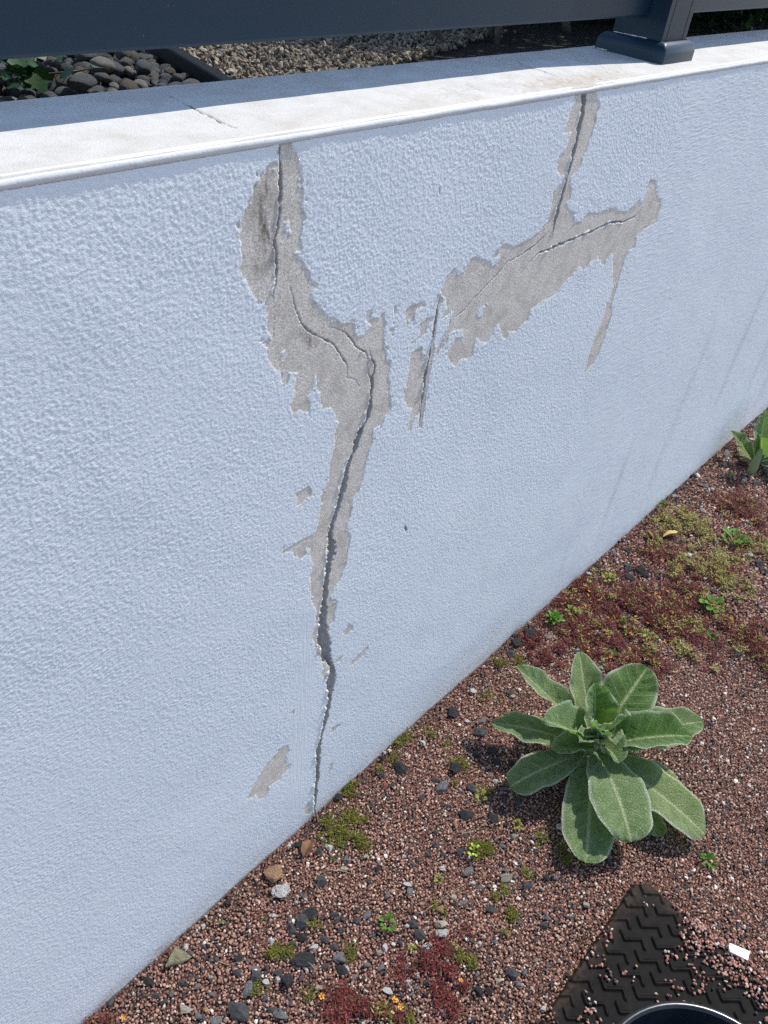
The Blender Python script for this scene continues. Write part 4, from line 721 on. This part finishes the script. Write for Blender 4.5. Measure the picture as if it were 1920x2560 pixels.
# ---------------------------------------------------------------- dry leaves, twigs, a green blade
def dry_leaf(x, y, L, w, a, col, label, seed, z=0.006, bul=0.25):
    t = NT("dry_leaf_surface"); n = t.noise(120, 4, 0.6); t.base(t.mix(n, tuple(c * 0.6 for c in col), tuple(min(1, c * 1.35) for c in col))).set(Roughness=0.8, Normal=t.bump(n, 0.6, 0.001))
    d = np.array([math.cos(a), math.sin(a), 0]); v, f, u, vv = leaf_arr(-d * L / 2 + np.array([0, 0, 0.002]), d * L / 2 + np.array([0, 0, 0.004]), w, bul, 24, (0, 5), 9, 14, tipp=0.6, ripple=0.0015, seed=seed, upmix=2.0)
    o = obj("dry_leaf", mesh_from("dry_leaf", v, f, True, [t.m])); o.location = (x, y, float(ground_h(np.array(x), np.array(y))) + z); tag(o, label, "leaf")
dry_leaf(2.030, -0.105, 0.062, 0.022, -0.5, (0.50, 0.38, 0.13), "yellow-brown dry leaf on the red stonecrop near the wall", 1, 0.012)
dry_leaf(1.985, -0.060, 0.046, 0.020, 1.0, (0.20, 0.10, 0.05), "dark brown curled leaf beside the yellow-brown dry leaf", 2, 0.012)
dry_leaf(0.540, -0.046, 0.036, 0.026, 0.4, (0.17, 0.085, 0.04), "brown dead leaf where the crack meets the ground", 3, 0.006)
dry_leaf(0.3346, -0.0368, 0.018, 0.0045, -0.9, (0.09, 0.16, 0.04), "narrow green blade lying alone on the gravel near the wall", 4, 0.007, 0.1)
dry_leaf(1.075, -0.375, 0.050, 0.026, 0.9, (0.22, 0.085, 0.02), "rusty orange dead leaf in the shade under the mullein", 5, 0.010)
tm = NT("dry_twig"); tm.base(tm.mix(tm.noise(200, 2), (0.20, 0.14, 0.09), (0.42, 0.33, 0.22))).set(Roughness=0.85)
def px_twigs():
    r = np.random.default_rng(12)
    spots = [(0.43, -0.07), (0.50, -0.12), (0.56, -0.13), (0.40, -0.20), (0.62, -0.06), (0.82, -0.26), (0.72, -0.05), (0.95, -0.13), (1.02, -0.20), (1.30, -0.10), (1.42, -0.45), (1.55, -0.40), (1.62, -0.50), (1.75, -0.33), (1.50, -0.06), (1.84, -0.30), (2.0, -0.22), (0.58, -0.36), (0.66, -0.30), (1.38, -0.55), (1.90, -0.12), (0.30, -0.10), (1.20, -0.06), (2.2, -0.3)]
    for x, y in spots:
        L = 0.03 + 0.06 * r.random(); a = r.random() * 6.28; k = np.linspace(-0.5, 0.5, 7); bend = 0.25 * (r.random() - .5)
        P = np.c_[k * L * math.cos(a) - bend * L * k * k * 2 * math.sin(a), k * L * math.sin(a) + bend * L * k * k * 2 * math.cos(a), 0.007 + 0.005 * np.sin(k * 6 + r.random() * 6)]
        if y + P[:, 1].max() > -0.004: y -= y + P[:, 1].max() + 0.004
        v, f, c = tube_arr(P, np.linspace(0.0008, 0.0004, 7), 5); o = obj("dry_twig", mesh_from("dry_twig", v, [f, c], True, [tm.m])); o.location = (x, y, float(ground_h(np.array(x), np.array(y)))); tag(o, "thin dry stalk lying on the gravel", "twig", "dry stalks on the gravel")
px_twigs()

# ---------------------------------------------------------------- rubber mat with zigzag ribs, half buried in gravel
def rubber(name, dusty=True):
    t = NT(name); n = t.noise(60, 4, 0.65); c = t.mix(t.ramp(n, 0.4, 0.7), (0.0035, 0.0035, 0.004), (0.009, 0.008, 0.008))
    if dusty: c = t.mix(t.math('MULTIPLY', t.attr("rust"), t.ramp(t.noise(110, 4, 0.65), 0.3, 0.65)), c, (0.055, 0.038, 0.029))
    t.base(c).set(Roughness=0.62, Specular_IOR_Level=0.08, Normal=t.bump(t.noise(300, 3, 0.6), 0.35, 0.0008)); return t.m
def build_mat():
    # outline in ground metres: corner at the top, one side runs along -x, the other along -y
    ca, cb, cc, cd = (0.972, -0.553), (0.585, -0.553), (0.972, -0.93), (0.585, -0.93)
    xs = np.arange(0.36, 0.9761, 0.0018); ys = np.arange(-1.06, -0.5516, 0.0018)
    X, Y = np.meshgrid(xs, ys, indexing='ij')
    a = np.array([0.0442, -0.0119]); b = np.array([-0.0135, -0.0390]); o = np.array(MAT0)
    Z1 = np.array([(0, 0), (-0.0099, -0.0129), (0.0136, -0.0366), (0.0026, -0.0482)])
    d = np.full(X.shape, 9.0)
    for i in range(-18, 19):
        for j in range(-18, 19):
            q = Z1 + o + i * a + j * b
            if q[:, 0].max() < 0.37 or q[:, 0].min() > 0.985 or q[:, 1].max() < -1.05 or q[:, 1].min() > -0.54: continue
            lo, hi = q.min(0) - 0.008, q.max(0) + 0.008
            i0, i1 = np.searchsorted(xs, [lo[0], hi[0]]); j0, j1 = np.searchsorted(ys, [lo[1], hi[1]])
            if i1 <= i0 or j1 <= j0: continue
            for p, r in zip(q[:-1], q[1:]):
                dd, _ = seg_dist(X[i0:i1, j0:j1], Y[i0:i1, j0:j1], p, r); d[i0:i1, j0:j1] = np.minimum(d[i0:i1, j0:j1], dd)
    rib = np.clip(1 - d / 0.0030, 0, 1); rib = np.sqrt(1 - (1 - rib) ** 2)
    edge = np.minimum(0.9755 - X, -0.5525 - Y); corner = ((0.9755 - X) + (-0.5525 - Y)) / 1.414 - 0.018
    em = np.minimum(edge, corner)
    z = 0.012 + 0.0042 * rib + 0.0015 * fbm(X * 12, Y * 12, 6, 2) - 0.011 * np.clip(1 - em / 0.006, 0, 1) ** 2 - 0.014 * (em < 0)
    lift = 0.006 * np.clip(1 - np.hypot(X - 0.96, Y + 0.565) / 0.09, 0, 1); z += lift
    rust = np.clip(1 - em / 0.035, 0, 1) * 0.9 + 0.22 * rib + np.clip(0.3 - np.hypot(X - 0.96, Y + 0.57) * 3, 0, 1)
    sel = em > -0.0005
    idx = -np.ones(X.size, int); F = grid_faces(len(xs), len(ys)); ok = sel.ravel()[F].all(1); F = F[ok]
    used = np.unique(F); idx[used] = np.arange(len(used)); V = np.stack([X.ravel(), Y.ravel(), z.ravel()], -1)[used]
    me = mesh_from("rubber_mat", V, idx[F], True, [rubber("black_rubber")]); fattr(me, "rust", np.clip(rust.ravel()[used], 0, 1)); return me
mat_o = obj("rubber_mat", build_mat()); tag(mat_o, "black ribbed rubber mat with zigzag ridges, strewn with gravel", "mat")
sol = mat_o.modifiers.new("thickness", 'SOLIDIFY'); sol.thickness = 0.010; sol.offset = -1
def mat_grit():
    n = 1500; x = 0.56 + 0.415 * rng.random(n); y = -0.955 + 0.40 * rng.random(n)
    cl = fbm(x * 30, y * 30, 91, 2) + 0.5 * np.clip(1 - (0.9755 - x) / 0.10, 0, 1) * (y < -0.63) ; k = cl > 0.17; x, y = x[k], y[k]
    x2 = 0.976 - 0.060 * rng.random(520) ** 1.5; y2 = -0.66 - 0.30 * rng.random(520); x = np.concatenate([x, x2]); y = np.concatenate([y, y2]); m = len(x)
    pal = np.array([(0.38, 0.185, 0.145), (0.46, 0.25, 0.20), (0.28, 0.13, 0.10), (0.55, 0.42, 0.35), (0.08, 0.075, 0.075), (0.62, 0.58, 0.52)])
    cols = pal[rng.choice(6, m, p=[.34, .26, .2, .08, .07, .05])] * (0.85 + 0.3 * rng.random((m, 1))); s = 0.0021 + 0.0017 * rng.random(m)
    return scatter_mesh("loose_grit", np.c_[x, y, 0.0135 + s * 0.6 + 0.004 * np.clip(1 - (0.976 - x) / 0.06, 0, 1) * rng.random(m)], s, cols, (1.15, .95, .8), nproto=30, mat=bpy.data.materials["red_gravel"])
tag(obj("loose_grit", mat_grit()), "loose red grit lying on the black rubber mat", "gravel", kind="stuff")

# white broken tile piece
wv = np.array([(0.9767, -0.7401), (0.9909, -0.7761), (0.9728, -0.7800), (0.9626, -0.7476), (0.9680, -0.7430)]) - np.array([0.976, -0.761])
nv5 = len(wv); vv = np.concatenate([np.c_[wv, np.full(nv5, 0.0)], np.c_[wv * 0.97, np.full(nv5, 0.006)]]); k = np.arange(nv5)
side = np.stack([k, (k + 1) % nv5, (k + 1) % nv5 + nv5, k + nv5], -1); top5 = (k + nv5)[None]; bot5 = k[::-1][None]
wt = NT("white_glaze"); wt.base((0.86, 0.87, 0.88)).set(Roughness=0.35, Normal=wt.bump(wt.noise(200, 2), 0.15, 0.0005))
tile = obj("broken_tile", mesh_from("broken_tile", vv, [side, top5, bot5], False, [wt.m])); bevel(tile, 0.0008); tile.location = (0.976, -0.761, 0.016); tile.rotation_euler = (0.06, -0.10, 0); tag(tile, "bright white flat shard lying at the edge of the rubber mat", "shard")

# ---------------------------------------------------------------- black plastic tub standing on the mat
def lathe(prof, n=72):
    prof = np.asarray(prof, float); a = np.linspace(0, 2 * np.pi, n, endpoint=False); m = len(prof)
    V = np.stack([prof[:, None, 0] * np.cos(a), prof[:, None, 0] * np.sin(a), np.broadcast_to(prof[:, 1:2], (m, n))], -1).reshape(-1, 3)
    i = np.arange(m - 1)[:, None] * n + np.arange(n); j = np.arange(m - 1)[:, None] * n + (np.arange(n) + 1) % n
    return V, np.stack([i, j, j + n, i + n], -1).reshape(-1, 4)
pt = NT("black_plastic"); pt.base(pt.mix(pt.ramp(pt.noise(20, 3, 0.6), 0.5, 0.75), (0.010, 0.012, 0.017), (0.022, 0.025, 0.03))).set(Roughness=0.24, Specular_IOR_Level=0.5, Normal=pt.bump(pt.noise(70, 3, 0.6), 0.10, 0.001))
pot = empty("plastic_tub", (0.5875, -0.8153, 0.013)); tag(pot, "round black plastic tub standing on the rubber mat, cut by the bottom edge", "tub")
H = 0.187
v, f = lathe([(0.0, 0.004), (0.118, 0.004), (0.125, 0.010), (0.163, H - 0.012), (0.1655, H - 0.004)]); obj("inner_wall", mesh_from("inner_wall", v, f[:, ::-1], True, [pt.m]), pot)
v, f = lathe([(0.0, 0.0), (0.125, 0.0), (0.131, 0.006), (0.167, H - 0.016), (0.1672, H - 0.012)]); obj("outer_wall", mesh_from("outer_wall", v, f, True, [pt.m]), pot)
a = np.linspace(0, 2 * np.pi, 18)
v, f = lathe(np.c_[0.1712 + 0.0060 * np.cos(a), H - 0.006 + 0.0055 * np.sin(a)]); obj("rim", mesh_from("rim", v, f, True, [pt.m]), pot)

# ---------------------------------------------------------------- planting behind the fence
IV = attr_mat("ivy_leaf", 0.45, 0.25, 90, 0.0008, 0.15)
ivy = empty("ivy_plant", (0.585, 0.535, BZ)); tag(ivy, "dark green ivy creeping over the pebbles behind the wall", "ivy")
sv, sf, sc = tube_arr([(-0.20, 0.02, 0.01), (-0.10, 0.0, 0.02), (-0.04, 0.01, 0.025), (0.0, -0.01, 0.03), (0.04, 0.0, 0.03)], [0.0022, 0.002, 0.0018, 0.0015, 0.001], 6); me = mesh_from("stem", sv, [sf, sc], True, [IV]); cattr(me, "col", np.repeat(np.array([[0.03, 0.028, 0.012]]), len(sv), 0)); obj("stem", me, ivy)
def ivy_leaf(s, r):
    out = np.array([(0, 0), (0.35, -0.25), (0.62, -0.05), (0.50, 0.25), (0.75, 0.55), (0.35, 0.58), (0.0, 1.0), (-0.35, 0.58), (-0.75, 0.55), (-0.50, 0.25), (-0.62, -0.05), (-0.35, -0.25)]) * s
    z = 0.12 * np.abs(out[:, 0]) - 0.15 * (out[:, 1] / s) ** 2 * s; v = np.c_[out, z]; v = np.concatenate([v, [[0, 0.3 * s, -0.03 * s]]]); k = np.arange(12)
    return v, np.stack([k, (k + 1) % 12, np.full(12, 12)], -1)
for k in range(70):
    s = 0.016 + 0.014 * random.random(); v, f = ivy_leaf(s, None)
    e = Matrix.Rotation(random.random() * 6.28, 3, 'Z') @ Matrix.Rotation(random.uniform(-0.2, 1.1), 3, 'X') @ Matrix.Rotation(random.uniform(-.5, .5), 3, 'Y')
    v = v @ np.array(e).T; px = random.uniform(-0.12, 0.015) if k < 62 else random.uniform(0.02, 0.07)
    v += np.array([px, random.uniform(-0.05, 0.10) + 0.45 * px, random.uniform(0.025, 0.075)])
    me = mesh_from("leaf", v, f, True, [IV]); cattr(me, "col", np.repeat(np.array([(0.018, 0.055, 0.014)]) * random.uniform(0.6, 1.5), len(v), 0)); obj("leaf", me, ivy)
BK = stone_mat("grey_bark", (0.10, 0.085, 0.07), (0.20, 0.175, 0.15), 30, 0.9, 0.003)
def shrub(x, y, stems, crown, nleaf, label, seed, lsize=0.035):
    r = np.random.default_rng(seed); root = empty("shrub", (x, y, BZ)); tag(root, label, "shrub")
    for (dx, dy, tx, ty, h, rad) in stems:
        k = np.linspace(0, 1, 9); P = np.c_[dx + (tx - dx) * k + 0.02 * np.sin(k * 7 + dx * 30), dy + (ty - dy) * k + 0.015 * np.sin(k * 5 + dy * 9), -0.03 + (h + 0.03) * k]
        v, f, c = tube_arr(P, np.linspace(rad, rad * 0.55, 9), 8); obj("trunk", mesh_from("trunk", v, [f, c], True, [BK]), root)
    (cx, cy, cz), (rx, ry, rz) = crown
    nb = 60; B = r.normal(size=(nb, 3)); B /= np.linalg.norm(B, axis=1)[:, None]; B *= (0.35 + 0.65 * r.random((nb, 1)) ** 0.5); B = B * np.array([rx, ry, rz]) + np.array([cx, cy, cz])
    P = B[r.integers(nb, size=nleaf)] + r.normal(size=(nleaf, 3)) * np.array([rx, ry, rz]) * 0.16; P[:, 2] = np.maximum(P[:, 2], 0.02)
    az = r.random(nleaf) * 6.283; el = r.random(nleaf) * 2 - 1; S = (lsize * (0.6 + 0.8 * r.random(nleaf)))[:, None]
    d = np.c_[np.cos(az) * np.cos(el), np.sin(az) * np.cos(el), np.sin(el)]; sd = np.c_[-np.sin(az), np.cos(az), r.random(nleaf) - .5]; up = np.cross(sd, d)
    V = np.stack([P, P + d * S * .5 + sd * S * .28 + up * S * .1, P + d * S, P + d * S * .5 - sd * S * .28 + up * S * .1], 1); F = (np.arange(nleaf) * 4)[:, None] + np.arange(4)[None]
    me = mesh_from("crown", V.reshape(-1, 3), F, False, [IV]); cattr(me, "col", np.repeat(np.array([(0.030, 0.062, 0.022)]) * (0.5 + r.random((nleaf, 1))), 4, axis=0)); obj("crown", me, root)
shrub(1.85, 0.86, [(-0.30, -0.22, -0.52, 0.0, 0.5, 0.012), (-0.22, -0.12, -0.18, 0.05, 0.7, 0.017), (-0.02, -0.12, 0.20, 0.0, 0.6, 0.013), (0.15, -0.05, 0.12, 0.06, 0.7, 0.018), (-0.1, -0.2, -0.3, -0.1, 0.6, 0.008), (0.28, -0.15, 0.12, -0.1, 0.6, 0.012), (-0.16, -0.22, 0.02, -0.12, 0.6, 0.007)], ((0.48, 0.0, 0.80), (0.62, 0.45, 0.36)), 14000, "bare-stemmed dark shrub behind the fence left of the post", 5)
shrub(2.95, 0.95, [(-0.30, -0.10, -0.45, 0.0, 0.6, 0.020), (0.0, 0.0, 0.1, 0.05, 0.7, 0.018), (-0.15, -0.15, 0.10, -0.1, 0.6, 0.010)], ((0.0, -0.15, 0.42), (0.80, 0.48, 0.55)), 26000, "dense shrub added to darken the gap right of the post", 6)  # added foliage, stands in for the deep shade right of the post
shrub(4.4, 1.15, [(0.0, 0.0, 0.1, 0.05, 0.7, 0.018)], ((-0.2, -0.25, 0.45), (1.0, 0.6, 0.6)), 26000, "added shrub furthest along, continuing the dark backdrop behind the fence", 7)  # added to carry the dark backdrop further along
shrub(2.1, 1.45, [(0.0, 0.0, 0.1, 0.05, 0.9, 0.02)], ((0.2, 0.0, 0.55), (1.0, 0.45, 0.6)), 20000, "broad unseen shrub added as dark backing to the bare-stemmed one", 8)  # added out of view to keep the background of the stems dark
